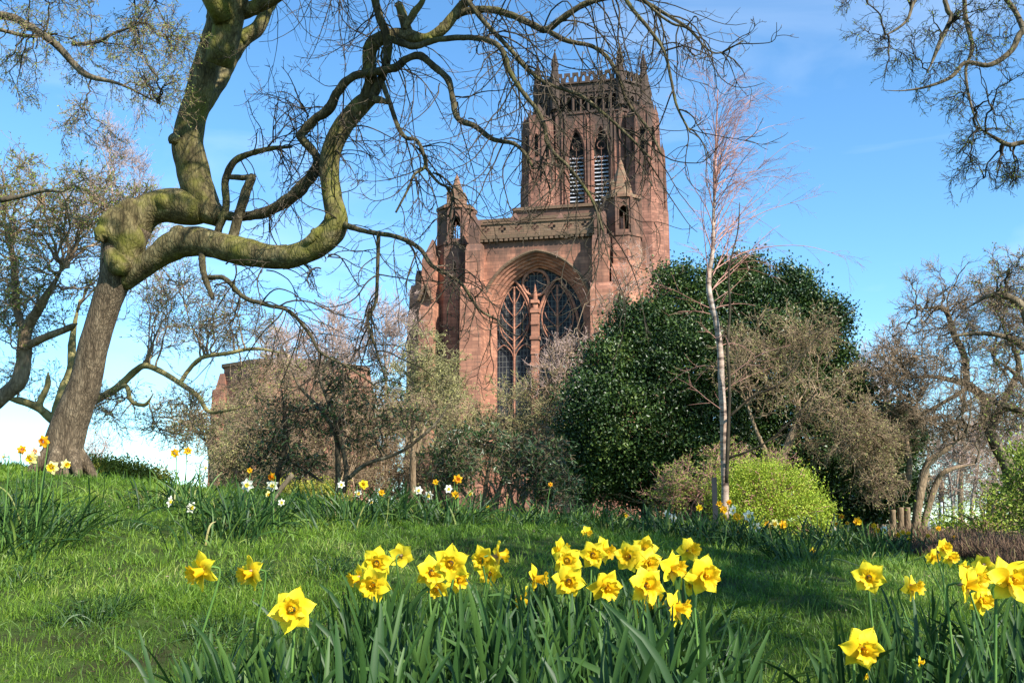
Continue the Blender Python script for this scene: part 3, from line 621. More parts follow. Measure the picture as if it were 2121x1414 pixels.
tpart(G, "mouldings", MAT['stone_top'])
# parapet of solid and pierced merlons
G = Geo(); 
for i in range(8):
    A, Bq = np.array(O8[i]), np.array(O8[(i + 1) % 8]); Lw = np.linalg.norm(Bq - A); n = 8 if i % 2 == 0 else 5; hol = []
    pts = [(0, zband)]; pts.append((Lw, zband)); zz = []
    for k in range(n):
        a0, a1 = Lw * k / n, Lw * (k + 1) / n; e = Lw / n * .24
        zz += [(a0, zpar - 1.0 if k else zpar), (a0 + e, zpar - 1.0), (a0 + e, zpar), (a1 - e, zpar), (a1 - e, zpar - 1.0)]
        hol.append(arch((a0 + a1) / 2 + (Lw / n / 2 if 0 else 0), Lw / n * .2, zband + .8, zpar - 1.3, zpar - .5, 3))
    outl = [(0, zband), (Lw, zband), (Lw, zpar)] + [(Lw - a, z) for a, z in zz][1:] 
    outl2 = [(0, zband), (Lw, zband), (Lw, zpar - 1)]
    for k in range(n - 1, -1, -1):
        a0, a1 = Lw * k / n, Lw * (k + 1) / n; e = Lw / n * .14
        outl2 += [(a1 - e, zpar - 1), (a1 - e, zpar), (a0 + e, zpar), (a0 + e, zpar - 1)]
    outl2 += [(0, zpar - 1)]
    wall_holes(G, A, Bq, 0, 0, hol, .5, ztop=outl2)
tpart(G, "tower_parapet", MAT['stone_top'])
for i, (a, b) in enumerate(O8):
    G = Geo(); prism(G, ngon(a, b, 1.0, 8), zt(215), zt(140)); prism(G, ngon(a, b, .8, 8), zt(140), zt(124), .85)
    for q in range(4): x = math.pi / 4 + q * math.pi / 2; prism(G, ngon(a + .8 * math.cos(x), b + .8 * math.sin(x), .24, 4), zt(150), zt(126), .1)
    prism(G, ngon(a, b, .78, 8), zt(124), zt(90), .06)
    for k in range(7):
        zz = zt(122) + (zt(94) - zt(122)) * k / 7; rr = .78 * (1 - k / 7.6)
        for q in range(4): x = q * math.pi / 2 + .4; prism(G, ngon(a + rr * math.cos(x), b + rr * math.sin(x), .13, 4), zz, zz + .45, .6)
    prism(G, ngon(a, b, .2, 6), zt(90), zt(87), .9)
    tpart(G, "pinnacle", MAT['stone_top'])
for (q1, q2) in ((-1, -1), (1, -1), (1, 1), (-1, 1)):
    cs, ct = TS + q1 * 10.7 + .35, TT + q2 * 10.4; G = Geo(); prism(G, ngon(cs, ct, 3.95), -1.07, zt(375), .985); prism(G, ngon(cs, ct, 3.55), zt(375), zt(372)); zz0 = zt(372)
    pg = ngon(cs, ct, 3.3)
    for i in range(8):
        A, Bq = pg[i], pg[(i + 1) % 8]; Lw = math.dist(A, Bq); o_ = (np.array(A) - np.array([cs, ct])); o_ /= np.linalg.norm(o_)
        wall_holes(G, A, Bq, zz0, zt(235), [arch(Lw * .5, .42, zt(318), zt(276), zt(268), 3)], .6)
        rib(G, [(*(np.array([cs, ct]) + o_ * 3.6), 10), (*(np.array([cs, ct]) + o_ * 3.45), zt(372)), (*(np.array([cs, ct]) + o_ * 3.2), zt(240))], .3, 5)
        for f in (.3, .7): p = np.array(A) * (1 - f) + np.array(Bq) * f; rib(G, [(*p, zt(400)), (*p, zt(335))], .12, 4)
        prism(G, ngon(*(np.array([cs, ct]) + o_ * 2.95), .5, 4), zt(240), zt(222), .1)
        m = (np.array(A) + np.array(Bq)) / 2; m2 = np.array([cs, ct]) + (m - np.array([cs, ct])) * 1.03
        rib(G, [(*(m2 + (np.array(Bq) - np.array(A)) / Lw * x), z) for x, z in arch(0, .75, zt(262), zt(262), zt(246), 3)], .12, 4)
    prism(G, ngon(cs, ct, 2.6), zt(250), zt(226), .95)
    for i in range(8):
        x = i * math.pi / 4; prism(G, ngon(cs + 2.1 * math.cos(x), ct + 2.1 * math.sin(x), .42, 4), zt(230), zt(206), .08)
    prism(G, ngon(cs, ct, 1.5), zt(226), zt(212), .8); prism(G, ngon(cs, ct, 1.2), zt(212), zt(196), .1)
    tpart(G, "corner_turret", MAT['stone_top'])
    G = Geo(); prism(G, ngon(cs, ct, 2.3), zt(330), zt(255)); tpart(G, "turret_shade_core", MAT['dark'])  # dark core painting the shade inside the slit windows

# --- chapter house: low octagonal sandstone building on the left
cy = 92; cpos = P(618, 800, cy); ORG_, E_, B_ = ORG, E2, B2
def at_ch(f):
    global ORG, E2, B2
    ORG, E2, B2 = np.array([cpos[0], cy]), np.array([1., 0]), np.array([0, 1.]); f(); ORG, E2, B2 = ORG_, E_, B_
def build_ch():
    global chap
    chap = empty("chapter_house", (cpos[0], cy, -1.07)); tag(chap, "low eight-sided pinkish sandstone building with a finial, half hidden by brown twigs on the left", "building")
    zz = lambda v, y=cy - 6: P(618, v, y)[2]
    r = 6.9; pg = ngon(0, 0, r, 8, math.pi / 8 + .12); G = Geo()
    for i in range(8):
        A, Bq = pg[i], pg[(i + 1) % 8]; Lw = math.dist(A, Bq); wall_holes(G, A, Bq, -1.07, zz(752), [arch(Lw / 2, .8, zz(960), zz(880), zz(860), 6)], .6)
    prism(G, ngon(0, 0, r - 1.2, 8, math.pi / 8 + .12), -1, zz(775)); G.part(chap, "wall", MAT['stone'])
    G = Geo(); prism(G, ngon(0, 0, r + .25, 8, math.pi / 8 + .12), zz(752), zz(745)); prism(G, ngon(0, 0, r - .3, 8, math.pi / 8 + .12), zz(745), zz(722), .12); G.part(chap, "roof", MAT['stone_spire'])
    G = Geo(); prism(G, ngon(-1.6, 0, .55), zz(735), zz(716), .6); prism(G, ngon(-1.6, 0, .75, 6), zz(716), zz(710), .8); prism(G, ngon(-1.6, 0, .3, 6), zz(710), zz(698), .2); G.part(chap, "finial", MAT['stone_spire'])
    for i in range(8):
        G = Geo(); x = math.pi / 8 + .12 + i * math.pi / 4; prism(G, ngon((r + .1) * math.cos(x), (r + .1) * math.sin(x), .85, 4, x), -1.07, zz(800)); prism(G, ngon((r) * math.cos(x), (r) * math.sin(x), .7, 4, x), zz(800), zz(765), .5); G.part(chap, "buttress", MAT['stone'])
at_ch(build_ch)
# ------------------------------------------------------------------ trees and shrubs
def multi(G, pts, rad, sides, lump=0.0):
    V, F = tubes(pts, rad, sides, lump); G.add(V, F)
class TB:
    """accumulates twig levels into parts"""
    def __init__(s): s.g = {}
    def add(s, part, pts, rad, sides):
        s.g.setdefault(part, Geo()); multi(s.g[part], pts, rad, sides)
    def finish(s, root, mats):
        for k, g in s.g.items(): g.part(root, k, mats[k], smooth=True)
def levels(tb, part, pts, rad, specs, collect=None):
    """specs: dict(per,t,ang,lr,rr,n,wig,bias,curl,sides,tip,part)"""
    L = plen(pts); res = []
    for sp in specs:
        p, D, l, r = spawn(pts, rad, L, sp['per'], *sp.get('t', (0.15, 1)), *sp.get('ang', (0.5, 1.1)), sp.get('lr', .5), sp.get('rr', .6), sp.get('rmin', 0.0008), sp.get('lf', .5), sp.get('flat'))
        if sp.get('lmax'): l = np.minimum(l, sp['lmax'] * rng.uniform(.6, 1.1, len(l)))
        if sp.get('lmin'): l = np.maximum(l, sp['lmin'] * rng.uniform(.7, 1.2, len(l)))
        pts, rad = grow(p, D, l, r, sp.get('n', 5), sp.get('wig', .15), sp.get('bias', (0, 0, 0)), sp.get('tip', .4), sp.get('curl', 0)); L = l
        tb.add(sp.get('part', part), pts, rad, sp.get('sides', 3)); res.append((pts, rad, L))
    return res
def buds_on(pts, per, l, w, spread=0.5, t0=0.1):
    M, K, _ = pts.shape; n = int(M * per); idx = rng.integers(0, M, n); q = (t0 + (1 - t0) * rng.random(n)) * (K - 1.001); i = q.astype(int); f = (q - i)[:, None]
    a, b = pts[idx, i], pts[idx, i + 1]; p = a + (b - a) * f; d = norm(norm(b - a) * spread + rng.normal(size=(n, 3)))
    return leaves(p, d, rng.normal(size=(n, 3)), l * rng.uniform(.6, 1.3, n), w * rng.uniform(.7, 1.2, n))
def leafpart(root, name, mat, lst):
    G = Geo()
    for V, F, r in lst: G.add(V, F, rnd=r)
    return G.part(root, name, mat, smooth=False)
def pxpath(rows, y0=None):
    """rows (u, v, rpx, y) -> pts, rad"""
    rows = np.array(rows, float); p = np.array([P(u, v, y) for u, v, _, y in rows]); r = np.array([rp * mpp(y, P(u, v, y)[2]) for u, v, rp, y in rows])
    return p, r
def limb(rows, n=None):
    p, r = pxpath(rows); n = n or max(8, len(rows) * 5); s = spline(np.hstack([p, r[:, None]]), n)
    return s[:, :3], np.maximum(s[:, 3], 0.0015)

# --- the gnarled tree on the left
hb = gpt(126, 10.2); hero = empty("gnarled_tree", hb); tag(hero, "big gnarled leafless tree with mossy twisting limbs arching over from the left", "tree")
G = Geo()
tr = [(122, 1020, 50, 10.2), (126, 975, 47, 10.2), (129, 940, 44, 10.2), (143, 880, 43, 10.2), (173, 800, 38, 10.15), (194, 720, 34, 10.1), (217, 640, 34, 10.05), (238, 575, 38, 10), (250, 520, 46, 10), (268, 470, 52, 10)]
p, r = limb(tr, 70); r = r * .86; multi(G, p[None], r[None], 28, .045)
for a in range(7):   # root flare
    x = a * math.pi * 2 / 7 + .3; q = np.array(hb); d = np.array([math.cos(x), math.sin(x), 0]); e = q + d * .34; e[2] = gz(e[0], e[1]) - .06
    pp = spline(np.array([q + [0, 0, .40], q + d * .15 + [0, 0, .2], q + d * .27 + [0, 0, .05], e]), 10); multi(G, pp[None], np.linspace(.10, .03, 10)[None], 10, .05)
G.part(hero, "trunk", MAT['trunk'], smooth=True)
def hlimb(name, paths, sides=20, lump=.06, mat='hero'):
    G = Geo()
    for rows in paths:
        p, r = limb(rows, len(rows) * 9); r = r * .86; multi(G, p[None], r[None], sides, lump)
        if sides >= 14:
            for _ in range(len(rows) // 2):
                k = int(rng.integers(2, len(p) - 2)); T = norm(p[k + 1] - p[k - 1]); d = norm(np.cross(T, rng.normal(size=3))); rr = r[k] * rng.uniform(.25, .42); q = p[k] + d * r[k] * .5
                kp = np.array([q, q + d * rr * .9, q + d * rr * 1.5, q + d * rr * 1.75]); multi(G, kp[None], (np.array([2.0, 1.5, .85, .3]) * rr)[None], 10, .22)
    return G.part(hero, name, MAT['bough' if sides < 16 else mat], smooth=True)
upper = [(250, 520, 30, 9.95), (272, 468, 46, 10), (306, 436, 41, 10), (345, 425, 40, 10), (395, 430, 42, 10), (420, 432, 36, 10)]
stem = [(455, 452, 24, 10), (425, 430, 36, 10), (408, 390, 40, 10), (398, 340, 38, 9.98), (390, 295, 37, 9.95), (396, 245, 34, 9.9), (412, 195, 33, 9.85), (428, 140, 31, 9.8), (443, 90, 31, 9.7), (455, 45, 32, 9.65), (448, 5, 27, 9.6), (435, -45, 25, 9.55), (420, -130, 22, 9.5), (445, -260, 18, 9.4)]
hlimb("limb", [upper, stem, [(455, 55, 20, 9.65), (490, 32, 19, 9.5), (530, 14, 17, 9.3), (575, -8, 15, 9.1), (640, -60, 13, 8.9), (720, -120, 10, 8.6)], [(398, 300, 20, 9.95), (372, 288, 16, 9.85), (358, 290, 13, 9.8), (352, 293, 7, 9.78)]], 26)
hlimb("limb", [[(418, 245, 8, 10.05), (440, 200, 13, 10.15), (462, 160, 16, 10.3), (482, 115, 18, 10.4), (505, 80, 19, 10.4), (535, 58, 17, 10.4), (552, 20, 15, 10.4), (575, -20, 14, 10.4), (600, -120, 11, 10.3)]], 18)
burl = [(222, 500, 16, 9.9), (236, 480, 34, 9.85), (248, 466, 42, 9.88), (258, 486, 46, 9.9), (262, 520, 40, 9.95), (255, 560, 32, 10)]
hlimb("burl", [burl, [(214, 492, 18, 9.8), (228, 466, 30, 9.82), (252, 444, 30, 9.88), (284, 426, 22, 9.95)], [(206, 500, 10, 9.78), (214, 480, 20, 9.78), (222, 470, 14, 9.78)], [(262, 560, 16, 9.8), (240, 545, 26, 9.82), (226, 520, 16, 9.82)]], 26, .13)
low = [(255, 585, 22, 10), (288, 558, 27, 9.95), (320, 535, 29, 9.9), (355, 510, 34, 9.85), (400, 500, 36, 9.8), (450, 508, 34, 9.72), (505, 522, 33, 9.65), (560, 532, 29, 9.55), (610, 528, 29, 9.45), (650, 512, 30, 9.4), (685, 480, 32, 9.35), (697, 450, 27, 9.3), (688, 405, 24, 9.3), (682, 350, 24, 9.3), (688, 305, 23, 9.25), (708, 265, 24, 9.2), (738, 226, 24, 9.15), (768, 200, 19, 9.1)]
hlimb("limb", [low, [(760, 205, 19, 9.1), (768, 170, 15, 9.05), (764, 130, 16, 9.0), (770, 96, 18, 8.95), (800, 76, 17, 8.9), (840, 74, 17, 8.85), (880, 80, 13, 8.8), (915, 62, 13, 8.75), (950, 20, 12, 8.7), (985, -20, 11, 8.6), (1040, -90, 9, 8.5)],
               [(845, 75, 14, 8.85), (838, 45, 12, 8.85), (828, 15, 10, 8.85), (822, 8, 8.5, 8.85)], [(838, 60, 8, 8.8), (858, 26, 9, 8.75), (872, 8, 7, 8.72), (880, -10, 6, 8.7)],
               [(765, 205, 12, 9.1), (785, 207, 9, 9.0), (805, 213, 5, 8.95)], [(625, 512, 8, 9.35), (645, 496, 13, 9.3), (662, 480, 14, 9.28), (682, 468, 9, 9.3)]], 24)
hlimb("limb", [[(778, -60, 8, 8.8), (776, -10, 10, 8.8), (786, 35, 10, 8.82), (803, 82, 12, 8.86), (800, 130, 10, 8.95), (788, 168, 11, 9.0), (768, 205, 12, 9.08)]], 14)
hlimb("limb", [[(440, 445, 16, 10), (480, 448, 11, 9.9), (520, 447, 12, 9.8), (560, 435, 13, 9.7), (600, 412, 15, 9.6), (635, 378, 15, 9.5), (658, 345, 12, 9.45), (652, 318, 10, 9.4), (628, 290, 11, 9.35), (625, 278, 11, 9.35), (650, 250, 11, 9.3), (683, 225, 12, 9.2), (700, 190, 11, 9.1), (730, 160, 10, 9.0), (780, 148, 10, 8.9), (820, 140, 10, 8.8), (842, 122, 9, 8.75), (870, 116, 9, 8.7), (898, 138, 8, 8.65), (928, 166, 8, 8.6), (938, 205, 7, 8.55), (948, 245, 7.5, 8.5), (985, 262, 7, 8.4), (1020, 288, 6, 8.3), (1065, 298, 5, 8.2), (1090, 322, 4, 8.15), (1105, 350, 3, 8.1)]], 14, .12)
hlimb("limb", [[(804, 78, 9, 8.86), (835, 90, 9, 8.75), (862, 96, 8, 8.65), (900, 84, 7, 8.55), (960, 78, 7, 8.4), (1010, 84, 7, 8.25), (1040, 104, 6.5, 8.15), (1056, 148, 6, 8.1), (1082, 190, 5.5, 8.0), (1115, 232, 5, 7.95), (1130, 268, 5, 7.9), (1132, 292, 5, 7.9), (1150, 320, 4.5, 7.85), (1180, 348, 4, 7.8), (1225, 412, 3.5, 7.75), (1250, 480, 2.5, 7.7)]], 12, .1)
hlimb("limb", [[(905, 66, 7, 8.75), (955, 28, 9, 8.7), (1010, 20, 9, 8.6), (1060, 32, 8, 8.5), (1100, 50, 8, 8.4), (1130, 62, 8, 8.3), (1165, 38, 8, 8.2), (1210, 10, 7, 8.1), (1262, -4, 5.5, 8.0), (1320, -2, 5, 7.9), (1380, 30, 4, 7.85), (1430, 60, 3, 7.8)],
               [(1128, 60, 7, 8.3), (1172, 84, 6, 8.2), (1225, 96, 5, 8.15), (1260, 122, 5, 8.1), (1284, 165, 4.5, 8.05), (1300, 212, 4, 8), (1345, 270, 3.3, 7.95), (1370, 320, 2.5, 7.9)]], 12, .1)
hlimb("limb", [[(900, -60, 7, 8.9), (960, -8, 6.5, 8.6), (1000, 42, 6, 8.45), (1050, 95, 5.5, 8.3), (1100, 150, 5, 8.2), (1140, 176, 4.5, 8.15), (1200, 197, 4.5, 8.1), (1250, 235, 4, 8.05), (1300, 280, 3.3, 8), (1350, 330, 2.5, 7.95)],
               [(1250, -90, 6, 7.6), (1300, 5, 5, 7.6), (1340, 55, 4.5, 7.55), (1375, 105, 4, 7.5), (1390, 165, 3.5, 7.5), (1402, 220, 3, 7.45), (1430, 275, 2, 7.4)],
               [(1290, -50, 4, 7.7), (1345, 12, 3.5, 7.7), (1390, 48, 3, 7.7), (1425, 60, 2.8, 7.7), (1480, 110, 2, 7.7), (1540, 85, 1.6, 7.7)]], 10, .08)
hlimb("branch", [[(788, 162, 7, 9), (808, 215, 6, 8.95), (824, 262, 5.5, 8.9), (840, 285, 5, 8.85), (862, 290, 4.5, 8.85), (876, 315, 4.5, 8.8), (880, 345, 4, 8.8), (858, 362, 3.5, 8.75), (846, 390, 3, 8.7), (820, 440, 2.5, 8.65)],
                 [(880, 345, 4, 8.8), (908, 378, 3.5, 8.75), (938, 398, 2.6, 8.7), (930, 450, 2, 8.7)]], 10, .08)
hlimb("branch", [[(702, 462, 9, 9.3), (760, 480, 6, 9.1), (820, 490, 6, 8.9), (868, 514, 5.5, 8.75), (895, 550, 5, 8.65), (930, 570, 4.5, 8.6), (958, 590, 4, 8.55), (992, 640, 3.2, 8.5), (1035, 665, 2.5, 8.45)],
                 [(784, 485, 5, 9), (782, 560, 4.5, 9), (778, 625, 4, 9), (762, 665, 3.5, 9), (778, 720, 3, 9), (798, 785, 2, 9)]], 10, .08)
hlimb("branch", [[(418, 515, 9, 9.75), (420, 555, 8, 9.6), (430, 590, 7, 9.5), (441, 618, 5, 9.4)],
                 [(430, 575, 6, 9.55), (465, 577, 6, 9.4), (505, 615, 5.5, 9.2), (555, 632, 5, 9.05), (600, 645, 4.5, 8.95), (640, 690, 4, 8.9), (665, 730, 3.5, 8.85), (725, 762, 2.6, 8.8), (785, 805, 2, 8.75)]], 10, .08)
hlimb("branch", [[(445, 530, 9, 9.95), (452, 480, 9, 9.95), (468, 430, 9, 9.9), (467, 375, 9, 9.85), (485, 335, 8.5, 9.8), (520, 318, 7, 9.75), (560, 308, 6, 9.7), (605, 304, 3, 9.65)], [(468, 366, 6, 9.85), (500, 368, 7, 9.8), (525, 366, 7, 9.75)], [(478, 515, 15, 9.75), (488, 470, 12, 9.72), (502, 420, 12, 9.7), (520, 372, 11, 9.7), (526, 362, 6, 9.7)]], 14, .07)
hl = lambda pts: spline(np.array(pts, float), 30)   # limbs above the frame, whose shadows fall across the trunk and lower limbs
G = Geo()
for pts_ in ([(-3.0, 9.5, 5.2, .15), (-2.6, 9.1, 6.3, .14), (-1.6, 8.2, 7.1, .12), (-.3, 7.2, 7.6, .10), (1.2, 6.2, 8.0, .06)], [(-2.7, 9.2, 6.0, .12), (-2.4, 8.0, 6.9, .11), (-1.9, 6.8, 7.3, .10), (-1.2, 5.6, 7.4, .06)], [(-2.6, 9.1, 6.3, .10), (-1.2, 8.3, 6.5, .10), (.2, 7.4, 6.3, .09), (1.4, 6.8, 6.5, .05)], [(-2.9, 9.3, 5.6, .12), (-3.4, 8.2, 6.8, .11), (-3.3, 7.0, 7.4, .09), (-2.9, 6.0, 7.6, .05)]):
    q = hl(pts_); multi(G, q[None, :, :3], q[None, :, 3], 12, .05)
G.part(hero, "limb", MAT['hero'], smooth=True)
# drooping twigs growing from the limbs
tb = TB()
def droop(rows, per, length, ang=(.7, 1.5), bias=(0, 0, -.22), curl=.28, t=(0.1, 1), r=0.009, sub=4.6, wig=.17):
    p, rr = limb(rows, 24); L = np.array([length]) ; pp, rr = p[None], np.minimum(rr, r * 2)[None]
    p0, D, l, r0 = spawn(pp, rr, L * 1.12, per * 1.25, *t, *ang, 1.0, .5, .003, .25)
    r0 = np.minimum(r0, r) * rng.uniform(.55, 1.0, len(r0)); D = norm(D * np.array([1, .75, 1]))
    a, b = grow(p0, D, l, r0, 14, wig, bias, .35, curl); tb.add("branchlet", a, b, 5)
    levels(tb, "twig", a, b, [dict(per=sub, t=(.15, .95), ang=(.5, 1.2), lr=.42, rr=.6, n=9, wig=.14, bias=(0, 0, -.12), curl=.3, sides=4, rmin=.0031, tip=.55, part="twig"),
                              dict(per=2.3, t=(.2, 1), ang=(.5, 1.2), lr=.34, rr=.7, n=5, wig=.14, bias=(0, 0, .06), sides=3, rmin=.0023, tip=.8, part="twig_tips")])
for rows, per, ln in (
    ([(690, 230, 8, 9.2), (780, 150, 8, 8.9), (842, 122, 8, 8.7), (938, 200, 8, 8.6), (985, 262, 8, 8.4), (1065, 298, 6, 8.2), (1105, 350, 4, 8.1)], 17, 1.1),
    ([(862, 96, 8, 8.6), (1010, 84, 7, 8.3), (1056, 148, 6, 8.1), (1115, 232, 5, 8), (1150, 320, 5, 7.85), (1225, 412, 4, 7.75), (1250, 480, 3, 7.7)], 30, 1.2),
    ([(880, 70, 8, 8.6), (960, 25, 8, 8.6), (1060, 30, 8, 8.5), (1130, 60, 8, 8.3), (1210, 10, 7, 8.1), (1320, -2, 6, 7.9), (1430, 60, 5, 7.8)], 28, 1.15),
    ([(1130, 62, 6, 8.3), (1225, 96, 5, 8.15), (1284, 165, 5, 8.0), (1345, 270, 4, 7.95), (1370, 320, 3, 7.9)], 10, .9),
    ([(960, -8, 6, 8.6), (1050, 95, 6, 8.3), (1140, 176, 5, 8.15), (1250, 235, 5, 8.05), (1350, 330, 4, 8)], 18, 1.05),
    ([(1300, 5, 5, 7.6), (1375, 105, 5, 7.5), (1402, 220, 5, 7.45), (1430, 275, 3, 7.4)], 9, .7),
    ([(1345, 12, 5, 7.7), (1425, 60, 5, 7.7), (1480, 110, 4, 7.7), (1540, 85, 4, 7.7)], 9, .7),
    ([(770, -10, 7, 8.8), (786, 40, 7, 8.8), (803, 85, 7, 8.9), (765, 120, 8, 9)], 12, .8),
    ([(735, 160, 7, 9), (700, 190, 7, 9.1), (650, 250, 8, 9.3), (640, 300, 8, 9.4), (658, 345, 8, 9.45), (600, 412, 8, 9.6), (540, 440, 8, 9.7)], 24, .75),
    ([(485, 335, 7, 9.8), (540, 312, 7, 9.7), (605, 304, 7, 9.65)], 14, .7),
    ([(690, 350, 6, 9.3), (700, 270, 6, 9.2), (770, 200, 6, 9.1)], 10, .8),
    ([(808, 215, 6, 8.95), (840, 285, 6, 8.85), (878, 330, 6, 8.8), (846, 390, 6, 8.7), (820, 440, 4, 8.65)], 15, .85),
    ([(880, 345, 6, 8.8), (938, 398, 6, 8.7), (930, 450, 5, 8.7)], 10, .8),
    ([(702, 462, 7, 9.3), (820, 490, 6, 8.9), (895, 550, 6, 8.65), (958, 590, 5, 8.55), (1035, 665, 4, 8.45)], 20, .95),
    ([(784, 485, 5, 9), (780, 600, 5, 9), (762, 665, 5, 9), (798, 785, 3, 9)], 16, .7),
    ([(440, 575, 6, 9.5), (505, 615, 6, 9.2), (600, 645, 6, 8.95), (665, 730, 5, 8.85), (785, 805, 4, 8.75)], 22, .85),
    ([(430, 540, 6, 9.6), (560, 560, 6, 9.5), (640, 540, 6, 9.4)], 9, .55),
    ([(435, -45, 8, 9.5), (640, -60, 8, 8.9), (720, -120, 8, 8.6), (1040, -90, 8, 8.5), (1250, -90, 8, 7.8)], 34, 1.3)):
    droop(rows, per, ln)
droop([(550, 300, 6, 9.6), (620, 280, 6, 9.5), (640, 240, 6, 9.4)], 12, .7, bias=(-.05, 0, .12), curl=0)
droop([(640, 600, 5, 9.2), (700, 470, 6, 9.2), (660, 330, 6, 9.3)], 10, .7, bias=(.05, 0, -.02), curl=.1)
# unseen canopy above the frame: it throws the broken shade on the limbs and the lawn
ct = np.array([P(u, v, y) for u, v, y in [(445, -260, 9.4), (600, -120, 10.3), (720, -120, 8.6), (1040, -90, 8.5)]])
tg = np.stack([rng.uniform(-4, 3.2, 60), rng.uniform(5.4, 11, 60), rng.uniform(6.6, 9.2, 60)], 1); ct = np.array([(-1.6, 8.2, 7.1), (-.3, 7.2, 7.6), (-1.9, 6.8, 7.3), (.2, 7.4, 6.3), (-3.3, 7, 7.4)]); bs = ct[rng.integers(0, 5, 60)]
cp = reach(bs, tg, 12, .2, .4); cr = np.linspace(.045, .01, 13)[None].repeat(60, 0); tb.add("branchlet", cp, cr, 5)
levels(tb, "twig", cp, cr, [dict(per=6, t=(.2, 1), lr=.4, rr=.5, n=7, wig=.2, sides=3, rmin=.004), dict(per=3, lr=.45, n=4, wig=.2, sides=3, rmin=.003, part="twig_tips")])
tb.finish(hero, {"branchlet": MAT['twig'], "twig": MAT['twig'], "twig_tips": MAT['twig_tip']})

# --- generic crown tree: a few trunk limbs by pixel path, then reaching branches to targets in the crown
def blob(n, u, v, y, ru, rv, ry, shell=0.0):
    d = norm(rng.normal(size=(n, 3))); r = (shell + (1 - shell) * rng.random(n)) ** (1 / 2.2); m = mpp(y, P(u, v, y)[2])
    return P(u, v, y) + d * r[:, None] * np.array([ru * m, ry, rv * m])
def tree(name, label, cat, base, limbs, blobs, mats, r0=.02, nsub=(6, 4), arch=.15, wob=.35, leafspec=None, group=None, tiplen=.35, sides=4, bias=(0, 0, .03), rt=.003, join=None, wig=.16, lastn=4):
    root = empty(name, base); tag(root, label, cat, group)
    G = Geo(); ends = []
    for rows in limbs:
        p, r = limb(rows); e_ = max(3, len(r) // 4); r[-e_:] *= np.linspace(1, .3, e_); multi(G, p[None], r[None], 12, .06); ends.append(p[-max(2, int(len(p) * .65)):])
    if limbs: G.part(root, "trunk", mats[0], smooth=True)
    E = np.concatenate(ends) if ends else np.array([base]); tb = TB(); T = np.concatenate([blob(*b) for b in blobs])
    if join is not None: E = join
    T = T[rng.permutation(len(T))]; m1 = max(3, len(T) // 5); m2 = max(m1 + 1, len(T) // 2); PT, RD = [], []; pool = E
    for gi_, (a_, b_) in enumerate(((0, m1), (m1, m2), (m2, len(T)))):
        q = T[a_:b_]
        if not len(q): continue
        d2 = ((q[:, None, :] - pool[None]) ** 2 * np.array([1, 1, .6])).sum(-1); k = np.argsort(d2, 1)[:, :min(3, len(pool))]; j = k[np.arange(len(q)), rng.integers(0, k.shape[1], len(q))]
        pp = reach(pool[j], q, 10, arch, wob); PT.append(pp); RD.append((r0 * (1, .6, .42)[gi_] * rng.uniform(.75, 1.2, len(q)))[:, None] * np.linspace(1, .3, 11)[None]); pool = np.concatenate([pool if gi_ else pool[-1:], pp[:, 3:9].reshape(-1, 3)])
    pts = np.concatenate(PT); rad = np.concatenate(RD); ln = plen(pts)
    tb.add("branch", pts, rad, sides + 1)
    sp = [dict(per=nsub[0], t=(.25, 1), lr=.38, rr=.55, n=6, wig=wig, bias=bias, sides=3, rmin=rt * 1.4, part="branch", lmin=tiplen * 1.2, lmax=tiplen * 4),
          dict(per=nsub[1], t=(.15, 1), lr=.5, rr=.6, n=lastn, wig=wig, bias=bias, sides=3, rmin=rt, part="twigs", lmin=tiplen * .6, lmax=tiplen * 1.6, tip=.6)]
    if len(nsub) > 2: sp.append(dict(per=nsub[2], t=(.1, 1), lr=.55, rr=.7, n=3, wig=wig, bias=bias, sides=3, rmin=rt * .8, part="twigs", lmin=tiplen * .4, lmax=tiplen, tip=.7))
    lv = levels(tb, "branch", pts, rad, sp)
    tb.finish(root, {"branch": mats[1], "twigs": mats[2]})
    if leafspec:
        per, l, w, mat = leafspec; leafpart(root, "leaves", MAT[mat], [buds_on(lv[-1][0], per, l, w)])
    return root
M_ = MAT
# left: budding tree whose forked trunk enters at the left edge
tree("hawthorn_tree", "green budding tree with a forked brown trunk at the left edge", "tree", gpt(-90, 12.5),
     [[(-120, 1000, 20, 12.5), (-60, 880, 18, 12.5), (0, 825, 16, 12.5), (38, 790, 16, 12.5), (50, 745, 15, 12.5), (52, 690, 13, 12.5), (80, 640, 10, 12.4), (110, 590, 8, 12.3), (130, 555, 6, 12.2)],
      [(48, 720, 9, 12.5), (90, 700, 8, 12.3), (140, 680, 7, 12.2), (160, 670, 5, 12.1)], [(52, 690, 8, 12.5), (35, 640, 8, 12.6), (30, 560, 7, 12.7), (20, 480, 5, 12.8)]],
     [(90, 80, 540, 12.5, 170, 180, 1.6), (70, 50, 420, 12.6, 150, 120, 1.4), (50, 210, 430, 12.3, 120, 90, 1.2), (40, 10, 650, 12.5, 90, 100, 1.2)],
     (M_['tanbark'], M_['browntwig'], M_['browntwig']), r0=.018, nsub=(6, 4.5), wob=.45, leafspec=(1.8, .03, .02, 'bud'), tiplen=.2, rt=.0032)
